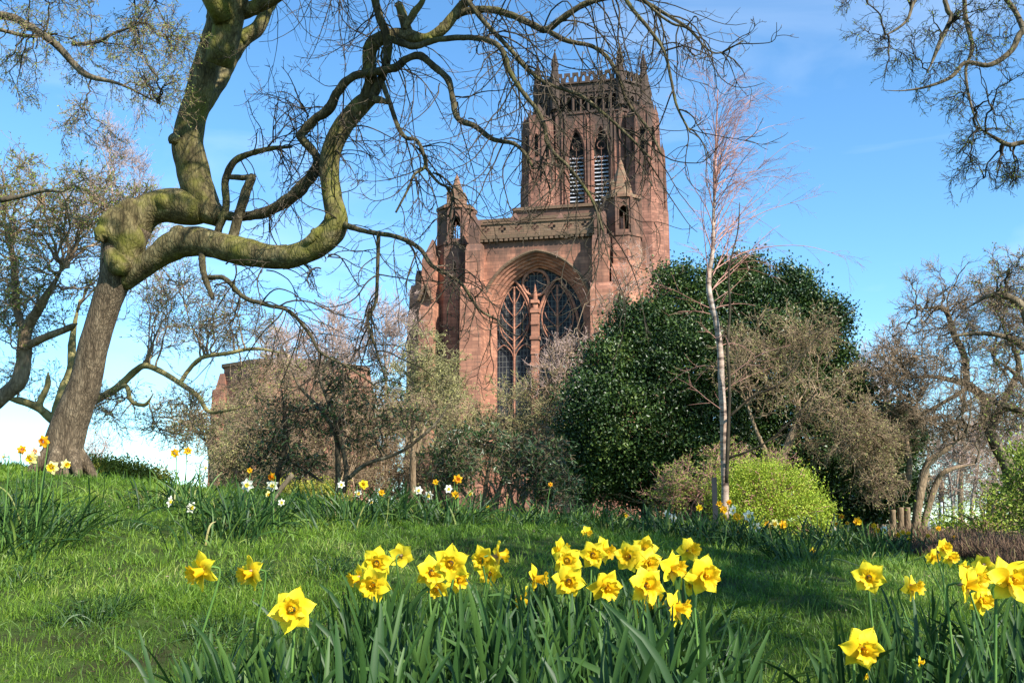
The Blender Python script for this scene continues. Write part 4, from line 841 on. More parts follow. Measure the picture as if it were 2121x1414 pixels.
# second tree behind: yellowish limbs spreading right of the big trunk
tree("spreading_tree", "tree with bare yellow-olive limbs forking low behind the big trunk and spreading to the right", "tree", gpt(125, 14),
     [[(120, 960, 15, 14), (118, 900, 14, 14), (118, 860, 12, 14), (130, 810, 10, 14), (148, 760, 9, 14.1), (150, 700, 8, 14.2), (165, 620, 6, 14.3)], [(110, 870, 10, 14), (80, 845, 8, 13.9), (50, 832, 8, 13.8), (10, 824, 6, 13.7)], [(90, 855, 7, 13.9), (82, 835, 7, 13.9), (98, 800, 6, 13.9), (100, 770, 5, 13.9)],
      [(150, 860, 9, 14), (200, 828, 8, 13.9), (240, 805, 8, 13.8), (280, 768, 7, 13.7), (302, 757, 6.5, 13.6), (335, 770, 6, 13.5), (375, 795, 5.5, 13.4), (410, 820, 5, 13.3), (432, 852, 4.5, 13.2), (470, 850, 4, 13.1), (520, 838, 3, 13.0)],
      [(372, 795, 5, 13.4), (392, 765, 4.5, 13.4), (420, 740, 4.5, 13.3), (470, 732, 4, 13.2), (530, 722, 3.5, 13.1), (600, 735, 3, 13)], [(240, 805, 5, 13.8), (262, 800, 5, 13.7), (272, 830, 4.5, 13.6), (300, 838, 4, 13.5), (318, 815, 3, 13.4)]],
     [(34, 330, 640, 13.5, 140, 110, 1.4), (26, 300, 520, 13.8, 110, 90, 1.2), (26, 480, 680, 13.2, 120, 70, 1.2), (30, 400, 860, 13.3, 110, 60, .8), (20, 230, 840, 13.8, 60, 60, .8), (12, 60, 780, 13.9, 60, 50, .8), (30, 420, 640, 13.4, 130, 70, 1.2), (22, 560, 780, 13.0, 80, 60, 1.0)],
     (M_['yellowbark'], M_['browntwig'], M_['browntwig']), r0=.014, nsub=(6, 5), wob=.25, leafspec=(1.0, .028, .018, 'bud'), tiplen=.22, rt=.003)
# overhanging budding branch, top left
tree("overhanging_tree", "budding tree reaching in from the left edge along the top left corner", "tree", gpt(-900, 8.5),
     [[(-900, 1000, 30, 8.5), (-700, 500, 24, 8.5), (-400, 150, 18, 8.4), (-150, 40, 14, 8.3), (0, 32, 9, 8.2), (60, 55, 8, 8.1), (115, 92, 7.5, 8.0), (155, 135, 7, 8.0), (185, 158, 6.5, 7.9), (250, 175, 5, 7.8), (330, 215, 3.5, 7.7)], [(150, 92, 4, 8), (200, 88, 3.5, 7.9), (235, 70, 3, 7.8), (290, 50, 2.5, 7.7)],
      [(-150, -60, 12, 8.6), (60, -60, 8, 8.5), (200, -40, 6, 8.3), (330, -20, 4, 8.1)], [(0, 62, 4, 8.4), (60, 75, 4, 8.4), (120, 70, 3, 8.3)], [(0, 415, 6, 8.6), (50, 405, 5, 8.6), (90, 395, 4, 8.5), (130, 398, 3, 8.5)]],
     [(44, 200, 90, 8.0, 180, 90, .8), (34, 320, 150, 7.8, 100, 100, .7), (30, 160, 10, 8.2, 220, 60, .8), (18, 370, 60, 7.9, 70, 70, .5), (14, 190, 270, 7.9, 80, 70, .5), (16, 20, 170, 8.4, 70, 80, .5)],
     (M_['greybark'], M_['twig'], M_['browntwig']), r0=.008, nsub=(6, 5), wob=.45, leafspec=(1.8, .016, .010, 'bud'), tiplen=.12, rt=.0018, bias=(0.02, 0, -.05))
# upper right: overhanging branches of a tree standing outside the frame on the right
rt_ = gpt(3300, 7.5)
ur = [[(3300, 1200, 70, 7.5), (3200, 700, 60, 7.5), (2900, 250, 45, 7.3), (2600, 30, 26, 7.1), (2350, -30, 15, 7.0), (2200, 20, 9, 7.0), (2121, 62, 6.5, 7.0), (2095, 105, 6, 7.0), (2050, 135, 5, 7.0), (2000, 130, 4.5, 7.0), (1970, 160, 4, 7.0), (1920, 180, 3.5, 7.0), (1870, 188, 2.6, 7.0), (1825, 187, 1.6, 7.0)],
      [(2300, -100, 9, 7.2), (2100, -90, 6, 7.2), (1970, -20, 5, 7.2), (1962, 18, 5, 7.2), (1970, 38, 5, 7.2), (1948, 85, 4.5, 7.1), (1930, 130, 3.5, 7.1), (1915, 160, 2, 7.1)], [(2150, -90, 7, 7.3), (2010, -60, 5, 7.3), (1998, 10, 4.5, 7.3), (2004, 55, 4.5, 7.3), (2014, 100, 4, 7.2), (2000, 150, 3, 7.2), (2015, 230, 3, 7.1), (2040, 280, 2.6, 7.1)],
      [(2700, 200, 14, 6.9), (2400, 230, 9, 6.9), (2200, 290, 6, 6.9), (2121, 295, 5, 6.9), (2090, 300, 5, 6.9), (2060, 285, 4, 6.9), (2020, 260, 3, 6.9)], [(2000, -60, 5, 7.4), (1905, -10, 4, 7.4), (1880, 40, 3, 7.4), (1855, 62, 2.5, 7.4), (1830, 75, 2, 7.4)], [(2121, 62, 6, 7), (2100, 20, 5, 7.1), (2060, -30, 5, 7.1)]]
tree("overhanging_tree", "tree outside the right edge whose dark budding twigs hang into the top right corner", "tree", rt_, ur,
     [(24, 1960, 130, 7.0, 110, 120, .7), (22, 2070, 250, 6.9, 110, 130, .6), (16, 1860, 60, 7.2, 90, 90, .6), (20, 2050, 40, 7.1, 120, 70, .6), (10, 2000, 350, 6.9, 90, 50, .4), (8, 1780, -10, 7.4, 80, 50, .4), (14, 2110, 360, 6.9, 60, 60, .4),
      (80, 2600, -400, 7.0, 700, 380, 3.0), (70, 3300, -300, 5.5, 1000, 400, 2.6)],
     (M_['greybark'], M_['twig'], M_['twig']), r0=.009, nsub=(6, 5), wob=.4, leafspec=(.6, .014, .011, 'bud'), tiplen=.1, rt=.0018, bias=(-.03, 0, -.07))
rroot = bpy.data.objects["overhanging_tree.001"]; tb = TB(); nT = 260  # unseen leafy crown, added out of view to dapple the lawn with shade
T_ = np.array([5.3, 1.6, 5.4]) + norm(rng.normal(size=(nT, 3))) * (rng.random((nT, 1)) ** .4) * np.array([2.3, 3.4, .8]); jb = np.array([(8.2, 7.0, 4.0), (7.6, 5.5, 5.0), (7.2, 4.0, 5.4), (6.6, 2.5, 5.6), (6, 1, 5.7), (5.5, -.5, 5.7)])
G = Geo(); q = spline(np.hstack([jb, np.linspace(.16, .05, 6)[:, None]]), 24); multi(G, q[None, :, :3], q[None, :, 3], 10, .05); G.part(rroot, "limb", MAT['greybark'], smooth=True)  # unseen limb carrying the added shade crown
j = np.argmin(((T_[:, None] - jb[None]) ** 2).sum(-1), 1); pts = reach(jb[j], T_, 8, .1, .4); tb.add("shade_branches", pts, np.linspace(.022, .008, 9)[None].repeat(nT, 0), 4)
lv = levels(tb, "shade_branches", pts, np.linspace(.022, .008, 9)[None].repeat(nT, 0), [dict(per=4, lr=.5, n=4, wig=.2, sides=3, rmin=.004, lmax=.5), dict(per=3, lr=.5, n=3, wig=.2, sides=3, rmin=.003)])
tb.finish(rroot, {"shade_branches": MAT['twig']}); leafpart(rroot, "shade_leaves", MAT['laurel'], [buds_on(lv[-1][0], 4.5, .075, .045)])
# birch
bb = gpt(1500, 12)
broot = empty("birch_tree", bb); tag(broot, "slender white-barked birch with fine reddish twigs in front of the dark holly", "tree")
brow = [(a_, b_, c_ * .76, d_) for a_, b_, c_, d_ in [(1502, 1075, 12, 12), (1502, 1010, 10, 12), (1500, 940, 10.5, 12), (1498, 860, 9.5, 12), (1494, 790, 9, 12.02), (1492, 730, 8.5, 12.04), (1484, 670, 8, 12.06), (1470, 610, 7.5, 12.08), (1468, 570, 7, 12.1), (1476, 520, 5.5, 12.1), (1478, 450, 4.5, 12.15), (1480, 400, 3.6, 12.2)]]
G = Geo(); p, r = limb(brow, 60); multi(G, p[None], r[None], 14, .04); G.part(broot, "trunk", MAT['birch'], smooth=True)
tb = TB(); top = [(1480, 405, 3.6, 12.2), (1482, 330, 2.8, 12.2), (1484, 260, 1.8, 12.2), (1487, 185, .8, 12.2)]; pt, r_ = limb(top, 14); tb.add("branches", pt[None], r_[None], 6)
for rows in (brow[7:], top):
    p, r = limb(rows, 30); n_b = 34 if rows is top else 28
    q0, D, l, r0 = spawn(p[None], r[None], np.array([1.35 if rows is top else 1.75]), n_b, 0, 1, .45, .95, 1.0, .32, .003, .45); D = norm(D * np.array([1, .8, 1]) + np.array([.22, 0, .35])); r0 = np.minimum(r0, .008)
    a_, b_ = grow(q0, D, l, r0, 14, .06, (.015, 0, -.045), .25); tb.add("branches", a_, b_, 5)
    levels(tb, "branches", a_, b_, [dict(per=9, t=(.15, 1), ang=(.35, .8), lr=.38, rr=.6, n=8, wig=.08, bias=(.01, 0, -.06), sides=3, rmin=.0017, part="twigs"), dict(per=5, t=(.1, 1), ang=(.3, .8), lr=.42, rr=.7, n=5, wig=.08, bias=(0, 0, -.05), sides=3, rmin=.0012, part="twigs", tip=.8)])
q = limb(brow[3:8], 20); q0, D, l, r0 = spawn(q[0][None], q[1][None], np.array([.9]), 12, 0, 1, .7, 1.2, 1.0, .2, .003, .3); a_, b_ = grow(q0, D, l, np.minimum(r0, .006), 10, .1, (0, 0, -.05), .3); tb.add("branches", a_, b_, 4)
levels(tb, "branches", a_, b_, [dict(per=7, t=(.15, 1), lr=.38, rr=.6, n=6, wig=.1, sides=3, rmin=.0018, part="twigs")])
tb.finish(broot, {"branches": MAT['redtwig'], "twigs": MAT['redtwig']})
G = Geo(); p, r = limb([(1505, 1000, 4, 11.9), (1508, 900, 4, 11.88), (1511, 800, 3.4, 11.88), (1507, 720, 3, 11.88), (1512, 640, 2.6, 11.9), (1510, 560, 2, 11.9), (1528, 480, 1.4, 11.9), (1532, 420, .8, 11.9)]); multi(G, p[None], r[None], 8)
for rows in ([(1508, 865, 3, 11.9), (1560, 820, 2.2, 11.8), (1620, 790, 1.8, 11.7), (1700, 690, 1.2, 11.6), (1770, 640, .8, 11.5)], [(1506, 950, 2.6, 11.9), (1580, 920, 2, 11.7), (1640, 870, 1.6, 11.6), (1700, 800, 1, 11.5)]): p, r = limb(rows); multi(G, p[None], r[None], 6)
link("side_stem", make_mesh("side_stem", G.verts() - np.array(bb), G.faces(), MAT['twig'], True), broot)
# distant pale trees
tree("bare_tree", "pale pinkish leafless tree against the sky just right of the big trunk's bend", "tree", gpt(300, 32), [[(140, 1000, 5, 32), (170, 800, 4, 32), (220, 600, 4, 32), (250, 450, 3, 32)]],
     [(30, 250, 330, 32, 90, 110, 2), (40, 300, 440, 32, 70, 90, 1.5), (30, 180, 420, 32, 80, 90, 1.5)], (M_['greybark'], M_['pinktwig'], M_['pinktwig']), r0=.03, nsub=(6, 5), arch=.05, wob=.2, tiplen=.5, rt=.006, bias=(0, 0, .12), group="pale leafless trees in the distance")
for (u, v, y, h, lab) in ((690, 720, 60, 95, "pale leafless tree rising above the roof of the low octagonal building"), (800, 700, 62, 95, "pale leafless tree just left of the cathedral's outer buttress"), (600, 745, 58, 60, "short pale leafless tree behind the roof finial of the low building")):
    tree("bare_tree", lab, "tree", gpt(u, y), [[(u, 1000, 4, y), (u + 2, 850, 3.5, y), (u - 3, 760, 3, y)]], [(46, u, v - 10, y, 75, h, 4)], (M_['greybark'], M_['pinktwig'], M_['pinktwig']), r0=.05, nsub=(7, 6), arch=.05, wob=.2, tiplen=.9, rt=.013, bias=(0, 0, .12), group="pale leafless trees in the distance")
tree("bare_bush", "small fan of bare greyish twigs on the crest right of the big trunk", "bush", gpt(200, 26), [], [(40, 200, 935, 26, 50, 45, .8)], (M_['browntwig'], M_['pinktwig'], M_['pinktwig']), r0=.02, nsub=(4, 3), arch=.05, wob=.15, tiplen=.3, rt=.005, bias=(0, 0, .05), join=np.array([P(195, 1010, 26)]))
# olive budding trees and shrubs in front of the buildings
mid = [
 ("budding_tree", "small grey-green budding tree at the left corner of the low octagonal building", "tree", 430, 24, [[(445, 1060, 8, 24), (440, 980, 7, 24), (432, 900, 5, 24)], [(470, 1060, 8, 24), (462, 960, 6, 24), (470, 860, 5, 24)]], [(34, 430, 900, 24, 90, 100, 1.6), (16, 370, 880, 24, 60, 40, 1)], ('greybark', 'browntwig', 'olivetwig'), (2.6, .06, .04, 'olivebud'), dict(r0=.025, nsub=(6, 5), tiplen=.3, rt=.006)),
 ("budding_shrub", "yellowish-olive budding shrub covering the left foot of the low octagonal building", "shrub", 520, 22, [], [(90, 520, 930, 22, 75, 110, 1.5), (50, 590, 980, 21, 70, 60, 1.3)], ('greybark', 'browntwig', 'olivetwig'), (4, .06, .04, 'olivebud'), dict(r0=.02, nsub=(6, 5), tiplen=.28, rt=.006)),
 ("twiggy_shrub", "dense pinkish-brown leafless shrub in front of the low octagonal building", "shrub", 650, 19, [], [(170, 630, 860, 19, 145, 115, 1.6), (60, 730, 860, 19, 90, 70, 1.4), (24, 520, 840, 19.5, 60, 60, 1)], ('greybark', 'browntwig', 'browntwig'), (1.3, .045, .03, 'olivebud'), dict(r0=.016, nsub=(5, 4.5), tiplen=.32, rt=.004, wob=.35)),
 ("twiggy_shrub", "brown leafless thicket filling the gap between the low octagonal building and the cathedral", "shrub", 790, 21, [], [(170, 790, 890, 21, 100, 110, 1.6), (60, 700, 980, 20, 90, 50, 1.3), (60, 860, 985, 20.5, 80, 50, 1.2)], ('greybark', 'browntwig', 'browntwig'), (1.6, .045, .03, 'olivebud'), dict(r0=.018, nsub=(6, 5), tiplen=.28, rt=.005, wob=.5)),
 ("budding_tree", "light olive budding tree in front of the cathedral's left buttresses", "tree", 890, 24, [[(860, 1080, 8, 24), (862, 1000, 8, 24), (870, 900, 6, 24), (880, 820, 5, 24)]], [(64, 890, 790, 24, 75, 110, 1.8), (30, 830, 850, 24, 60, 70, 1.4)], ('tanbark', 'olivetwig', 'olivetwig'), (4.5, .06, .04, 'olivebud'), dict(r0=.022, nsub=(7, 5), tiplen=.3, rt=.005)),
 ("budding_shrub", "broad olive-brown twiggy shrub below the great window", "shrub", 1060, 20, [], [(100, 1060, 880, 20, 130, 90, 1.8), (60, 960, 910, 20, 90, 90, 1.5), (44, 1150, 860, 20, 50, 90, 1.3)], ('greybark', 'browntwig', 'olivetwig'), (3.2, .05, .032, 'olivebud'), dict(r0=.02, nsub=(6, 5), tiplen=.26, rt=.0045)),
 ("bare_shrub", "pale upright leafless twigs rising in front of the right half of the great window", "shrub", 1190, 20, [], [(30, 1180, 730, 19.5, 50, 60, .8), (24, 1140, 790, 19.5, 60, 50, .8), (12, 1280, 620, 20, 50, 80, 1.0), (8, 1320, 560, 20, 40, 60, .8)], ('greybark', 'browntwig', 'pinktwig'), None, dict(r0=.02, nsub=(4, 4), tiplen=.28, rt=.005, wob=.5, bias=(0, 0, .1))),
]
for (nm, lab, cat, u, y, limbs, blobs, mk, lf, kw) in mid:
    if not limbs: kw['join'] = np.array([gpt(u + du, y + dy) for du, dy in ((-45, 0), (-20, .3), (0, -.3), (25, .2), (50, 0))])
    tree(nm, lab, cat, gpt(u, y), limbs, blobs, tuple(M_[k] for k in mk), leafspec=(lf[0] * .36, lf[1], lf[2], lf[3]) if lf else None, **kw)
# evergreen-leaved thicket stems behind the middle daffodils
tree("evergreen_shrub", "open shrub with dark leaves and thin grey stems, left of the holly", "shrub", gpt(700, 10.8),
     [[(700, 1020, 6, 10.8), (700, 960, 6, 10.8), (695, 900, 5, 10.8), (665, 850, 4, 10.8), (620, 800, 3, 10.8), (600, 760, 2, 10.8)], [(712, 1020, 5, 10.8), (716, 960, 5, 10.8), (690, 860, 4, 10.7), (660, 780, 3, 10.7), (650, 730, 2, 10.7)], [(722, 990, 4.5, 10.7), (760, 960, 4, 10.6), (830, 935, 3.5, 10.5), (900, 880, 3, 10.4), (935, 830, 2, 10.4)]],
     [(26, 640, 880, 10.7, 90, 60, .6), (34, 780, 870, 10.6, 130, 60, .6), (24, 720, 800, 10.7, 120, 60, .6)], (M_['greybark'], M_['twig'], M_['twig']), r0=.010, nsub=(5, 4), leafspec=(1.1, .055, .02, 'laurel'), tiplen=.14, rt=.002, wob=.5)
tree("evergreen_shrub", "leaning dark-stemmed evergreen shrub above the broken branch", "shrub", gpt(578, 10.5),
     [[(570, 1020, 7, 10.5), (578, 970, 6, 10.5), (592, 920, 5.5, 10.5), (590, 860, 4, 10.5), (582, 800, 2.5, 10.5)], [(585, 945, 4, 10.5), (620, 965, 3.5, 10.4), (670, 1000, 3, 10.3)]],
     [(28, 570, 890, 10.5, 55, 60, .5), (16, 620, 960, 10.4, 60, 30, .4), (10, 540, 950, 10.5, 40, 40, .4)], (M_['twig'], M_['twig'], M_['twig']), r0=.008, nsub=(5, 4), leafspec=(.9, .05, .02, 'laurel'), tiplen=.12, rt=.002, wob=.5)
tree("evergreen_shrub", "broad shrub with long drooping dark leaves at the left foot of the holly", "shrub", gpt(1010, 10.5),
     [[(1000, 1060, 5, 10.5), (1010, 980, 4, 10.5), (1030, 900, 3, 10.5)], [(1020, 1060, 5, 10.5), (1050, 980, 4, 10.5), (1110, 930, 3, 10.5)], [(990, 1060, 4, 10.5), (950, 1000, 4, 10.5), (930, 930, 3, 10.5)]],
     [(40, 1000, 930, 10.5, 90, 60, .6), (40, 1110, 960, 10.4, 80, 70, .6), (26, 930, 970, 10.5, 60, 50, .5), (30, 1150, 1020, 10.3, 60, 40, .4)], (M_['greybark'], M_['twig'], M_['browntwig']), r0=.010, nsub=(5, 4), leafspec=(1.6, .065, .022, 'laurel'), tiplen=.13, rt=.002, wob=.5, bias=(0, 0, -.03))
tree("young_tree", "thin tan-stemmed young tree standing between the evergreen shrubs in the middle", "tree", gpt(855, 12), [[(855, 1040, 7, 12), (855, 960, 6.5, 12), (858, 900, 5, 12), (850, 840, 4, 12)], [(862, 940, 4, 12), (880, 880, 3, 12)]],
     [(36, 860, 860, 12, 90, 60, .7)], (M_['tanbark'], M_['browntwig'], M_['browntwig']), r0=.010, nsub=(5, 4), leafspec=(1.5, .03, .016, 'olivebud'), tiplen=.14, rt=.002)

# --- leafy masses
def leafy(name, label, cat, base, lobes, y, mat, nclump, per, l, w, cs=.16, trunk=None, ry=1.0, up=.4, group=None, bm_=None, twigs=None, inn=.55, c0=.5, c1=1.3, sub=0):
    root = empty(name, base); tag(root, label, cat, group); m = mpp(y, 2.5); P0 = []; ND = []
    if sub:
        ex = []
        for L_ in lobes:
            for _ in range(sub):
                a_ = rng.uniform(0, 6.28); f_ = rng.uniform(.45, .9); f_ *= 1.15; ex.append((L_[0] + math.cos(a_) * L_[2] * f_, L_[1] - abs(math.sin(a_)) * L_[3] * f_ * (1 if rng.random() < .7 else -1), L_[2] * rng.uniform(.22, .46), L_[3] * rng.uniform(.22, .46), (L_[4] if len(L_) > 4 else 0) - rng.uniform(.2, .9) * L_[2] * m * (1 - f_ * .6)))
        lobes = list(lobes) + ex
    ws = np.array([a * b for _, _, a, b, *_ in lobes], float) ** .75; cnt = np.maximum(4, (ws / ws.sum() * nclump)).astype(int)
    cen = np.array([P(u, v, y + (e[0] if e else 0)) for u, v, a, b, *e in lobes]); rad = np.array([[a * m, min(a, b) * m * ry, b * m] for _, _, a, b, *_ in lobes])
    for i, c in enumerate(cnt):
        d = norm(rng.normal(size=(c, 3))); rr = rng.uniform(.62, 1.0, (c, 1)); q = cen[i] + d * rad[i] * rr
        keep = np.ones(c, bool)
        for j in range(len(lobes)):
            if j != i: keep &= (((q - cen[j]) / rad[j]) ** 2).sum(1) > inn
        P0.append(q[keep]); ND.append(norm(d[keep] / rad[i] * rad[i].mean()))
    if sub:   # inner foliage, deep in the crown
        nm_n = len(lobes) // (sub + 1); w2 = ws[:nm_n] / ws[:nm_n].sum()
        for i in range(nm_n):
            c = int(w2[i] * nclump * .55); d = norm(rng.normal(size=(c, 3))); P0.append(cen[i] + d * rad[i] * rng.uniform(.45, .85, (c, 1))); ND.append(norm(d / rad[i] * rad[i].mean()))
    P0 = np.concatenate(P0); ND = np.concatenate(ND); g = gz(P0[:, 0], P0[:, 1]); k = P0[:, 2] > g + .05; P0, ND = P0[k], ND[k]
    siz = rng.uniform(c0, c1, len(P0)); idx = np.repeat(np.arange(len(P0)), per); n = len(idx)
    p = P0[idx] + rng.normal(size=(n, 3)) * cs * siz[idx][:, None] * np.array([1, 1, .8]) + ND[idx] * rng.uniform(-.05, .12, (n, 1))
    d = norm(ND[idx] * .6 + rng.normal(size=(n, 3)) * .8 + np.array([0, 0, up])); nn = norm(ND[idx] * .9 + rng.normal(size=(n, 3)) * .7 + np.array([0, 0, .3]))
    leafpart(root, "leaves", MAT[mat], [leaves(p, d, nn, l * rng.uniform(.6, 1.25, n), w * rng.uniform(.7, 1.2, n))])
    if twigs is not None:
        j = rng.choice(len(P0), min(twigs, len(P0)), replace=False); pts = reach(np.array(base) + np.array([0, 0, .1]), P0[j] + ND[j] * .08, 10, .1, .35); ln = plen(pts)
        tb = TB(); rd = np.linspace(.03, .006, 11)[None].repeat(len(j), 0); tb.add("branches", pts, rd, 4); levels(tb, "branches", pts, rd, [dict(per=5, t=(.4, 1), lr=.15, rr=.6, n=4, sides=3, rmin=.003)]); tb.finish(root, {"branches": MAT[bm_ or 'browntwig']})
    if trunk:
        G = Geo()
        for rows in trunk: p_, r_ = limb(rows); multi(G, p_[None], r_[None], 10, .08)
        G.part(root, "trunk", MAT['greybark'], smooth=True)
    return root
holly_l = [(1470, 655, 80, 85), (1570, 650, 80, 85), (1650, 610, 42, 45), (1345, 700, 70, 65, -.2), (1285, 770, 78, 70, -.4), (1420, 790, 110, 105, -.5), (1560, 770, 120, 110, -.2), (1690, 720, 60, 75), (1730, 830, 60, 80), (1300, 880, 105, 110, -.6), (1240, 900, 55, 90, -.5), (1450, 920, 110, 110, -.5), (1225, 985, 45, 60, -.4), (1640, 900, 110, 110), (1530, 580, 55, 35), (1400, 600, 35, 35), (1725, 655, 24, 26), (1760, 930, 60, 80), (1500, 1000, 110, 90, .3), (1330, 990, 90, 70, .2)]
leafy("holly_tree", "large dark glossy evergreen holly right of the cathedral window", "tree", gpt(1420, 17), holly_l, 17, 'holly', 4600, 60, .060, .038, .125, ry=1.0, twigs=120, inn=.75, c0=.5, c1=1.3, sub=5, trunk=[[(1335, 1110, 12, 17), (1340, 1000, 10, 17), (1330, 900, 9, 17)], [(1400, 1110, 10, 17.2), (1415, 980, 9, 17.2)]])
leafy("holly_tree", "lower glossy evergreen at the right end of the shrubs, above the cut tan stems", "tree", gpt(1800, 19), [(1800, 960, 65, 75), (1770, 1030, 75, 50), (1840, 1020, 60, 50), (1860, 900, 40, 60), (1720, 1010, 60, 60)], 19, 'holly', 1300, 50, .07, .045, .13, twigs=30, sub=4, inn=.75, trunk=[[(1800, 1115, 12, 19), (1802, 1040, 10, 19)]])
leafy("lime_green_bush", "rounded bright lime-green bush behind the daffodils at the foot of the birch", "bush", gpt(1600, 12.6), [(1605, 1055, 98, 88), (1555, 1040, 75, 75, -.1), (1655, 1085, 60, 65, -.2), (1560, 1100, 80, 45, -.2)], 12.6, 'lime', 1500, 44, .028, .018, .075, ry=.9, up=.2, twigs=70, bm_='redtwig')
leafy("green_bush", "loose yellow-green bush at the right edge above the brown heather", "bush", gpt(2040, 13), [(1990, 1100, 70, 50), (2070, 1090, 80, 60), (2140, 1090, 70, 80)], 13, 'lime', 360, 26, .04, .022, .11, ry=.8, twigs=60, bm_='browntwig')
leafy("leafy_shrub", "fresh green leafy shrub at the right edge under the gnarled branches", "shrub", gpt(2140, 11.5), [(2125, 1035, 50, 50), (2150, 960, 50, 50)], 11.5, 'bud', 150, 26, .05, .03, .1, twigs=30)
leafy("clipped_hedge", "low yellow-green clipped hedge on the crest at the foot of the big tree", "hedge", gpt(245, 12.6), [(130, 990, 45, 22), (180, 985, 45, 22), (225, 988, 40, 22), (270, 996, 40, 21), (310, 1006, 35, 20)], 12.6, 'hedge', 700, 50, .035, .022, .06, ry=1.5)
leafy("clipped_hedge", "low yellow-green hedge glimpsed behind the evergreen stems in the middle", "hedge", gpt(640, 14.5), [(600, 1030, 40, 26), (650, 1030, 45, 28), (690, 1036, 35, 26)], 14.5, 'hedge', 260, 36, .035, .022, .06, ry=1.3)
# brown twiggy shrubs in front of the holly
tree("twiggy_tree", "tan leafless twiggy tree before the right side of the holly", "tree", gpt(1600, 15),
     [[(1590, 1080, 9, 15), (1600, 1010, 9, 15), (1620, 950, 9, 15), (1645, 890, 8, 15), (1662, 850, 6, 15)], [(1645, 890, 5, 15), (1690, 850, 4, 14.9), (1720, 860, 4, 14.8), (1760, 900, 3, 14.7)], [(1610, 980, 5, 15), (1570, 900, 4, 15), (1545, 830, 3, 15)]],
     [(36, 1650, 790, 15, 110, 110, 1.1), (30, 1640, 690, 15.2, 90, 60, .8), (52, 1740, 890, 14.8, 100, 80, 1.1), (34, 1820, 920, 14.8, 80, 70, .9), (22, 1540, 740, 15, 60, 90, .9), (16, 1800, 1000, 14.7, 70, 40, .7)],
     (M_['tanbark'], M_['browntwig'], M_['browntwig']), r0=.014, nsub=(7, 5), leafspec=(1.6, .03, .02, 'olivebud'), tiplen=.22, rt=.003, wob=.5, bias=(.03, 0, -.04))
tree("red_twig_shrub", "reddish-twigged shrub with small green leaves beside the grey post and the birch", "shrub", gpt(1430, 13),
     [], [(50, 1430, 1000, 13, 90, 50, .7), (30, 1560, 950, 13.2, 110, 40, .7), (20, 1380, 1030, 13, 50, 40, .5)], (M_['redtwig'], M_['redtwig'], M_['redtwig']), r0=.008, nsub=(5, 4), leafspec=(2.6, .035, .02, 'bud'), tiplen=.15, rt=.0022, wob=.5, join=np.array([gpt(1420, 13), gpt(1450, 13), gpt(1520, 13.1)]))
# right hand multi-stemmed tree, cut stems, gnarled trees
tree("multistem_tree", "tan multi-stemmed tree leaning right beside the cut stumps", "tree", gpt(1895, 16),
     [[(1893, 1125, 11, 16), (1900, 1060, 9, 16), (1910, 1000, 9, 16), (1922, 960, 7, 16), (1960, 930, 5, 15.9), (2000, 900, 4, 15.8)], [(1905, 1125, 8, 16.1), (1920, 1060, 7, 16.1), (1940, 1000, 6, 16.1), (1960, 975, 5, 16), (2020, 960, 3, 16)], [(1880, 1010, 6, 16.3), (1884, 960, 6, 16.3), (1878, 900, 5, 16.3), (1900, 830, 4, 16.3)]],
     [(60, 1900, 850, 16, 90, 90, 1.2), (40, 1860, 760, 16.2, 80, 90, 1.2), (40, 1980, 800, 16, 90, 100, 1.2)], (M_['tanbark'], M_['greybark'], M_['browntwig']), r0=.016, nsub=(6, 5), tiplen=.22, rt=.0035, wob=.5)
for i, (u, v, w_) in enumerate(((1850, 1055, 6.5), (1866, 1050, 7), (1880, 1050, 7))):
    b_ = gpt(u, 15.5); o = Geo(); p, r = limb([(u + 4, 1125, w_ + 1.5, 15.5), (u, 1090, w_, 15.5), (u - 1, v, w_ - 1, 15.5)]); multi(o, p[None], r[None], 12, .05)
    me = make_mesh("tree_stump", o.verts() - b_, o.faces(), MAT['tanbark'], True); tag(link("tree_stump", me, loc=b_), ["leftmost of the three tall cut-off tan stems beside the multi-stemmed tree", "middle one of the three tall cut-off tan stems beside the multi-stemmed tree", "rightmost of the three tall cut-off tan stems, touching the multi-stemmed tree"][i], "stump", "cut stems under the low evergreen")
tree("gnarled_dark_tree", "wide dark gnarled leafless tree filling the right edge", "tree", gpt(2120, 17),
     [[(2115, 1120, 16, 17), (2100, 1010, 15, 17), (2085, 960, 14, 17), (2060, 915, 12, 17), (2042, 870, 10, 17), (2040, 830, 10, 17), (2010, 800, 9, 16.9), (1985, 790, 7, 16.8), (1930, 780, 5, 16.7), (1870, 785, 3, 16.6)], [(2002, 795, 7, 16.9), (1998, 740, 7, 17), (1975, 690, 6, 17), (1955, 640, 5, 17), (1900, 640, 3, 17)], [(2050, 900, 7, 17), (2080, 830, 7, 16.8), (2110, 760, 6, 16.6), (2090, 700, 5, 16.5)], [(2090, 980, 8, 17), (2140, 900, 7, 16.8), (2125, 800, 6, 16.6), (2060, 740, 4, 16.4)],
      [(2010, 800, 5, 16.9), (1960, 830, 4, 16.8), (1905, 860, 3.5, 16.7), (1880, 870, 2.5, 16.6)]],
     [(70, 1980, 640, 16.8, 130, 100, 1.6), (60, 1900, 740, 16.6, 110, 90, 1.4), (80, 2090, 650, 16.4, 90, 110, 1.4), (50, 2090, 830, 16.5, 80, 100, 1.2), (30, 1990, 900, 16.6, 110, 50, 1)],
     (M_['greybark'], M_['greybark'], M_['browntwig']), r0=.017, nsub=(7, 5), tiplen=.2, rt=.0034, wob=.35, wig=.2)
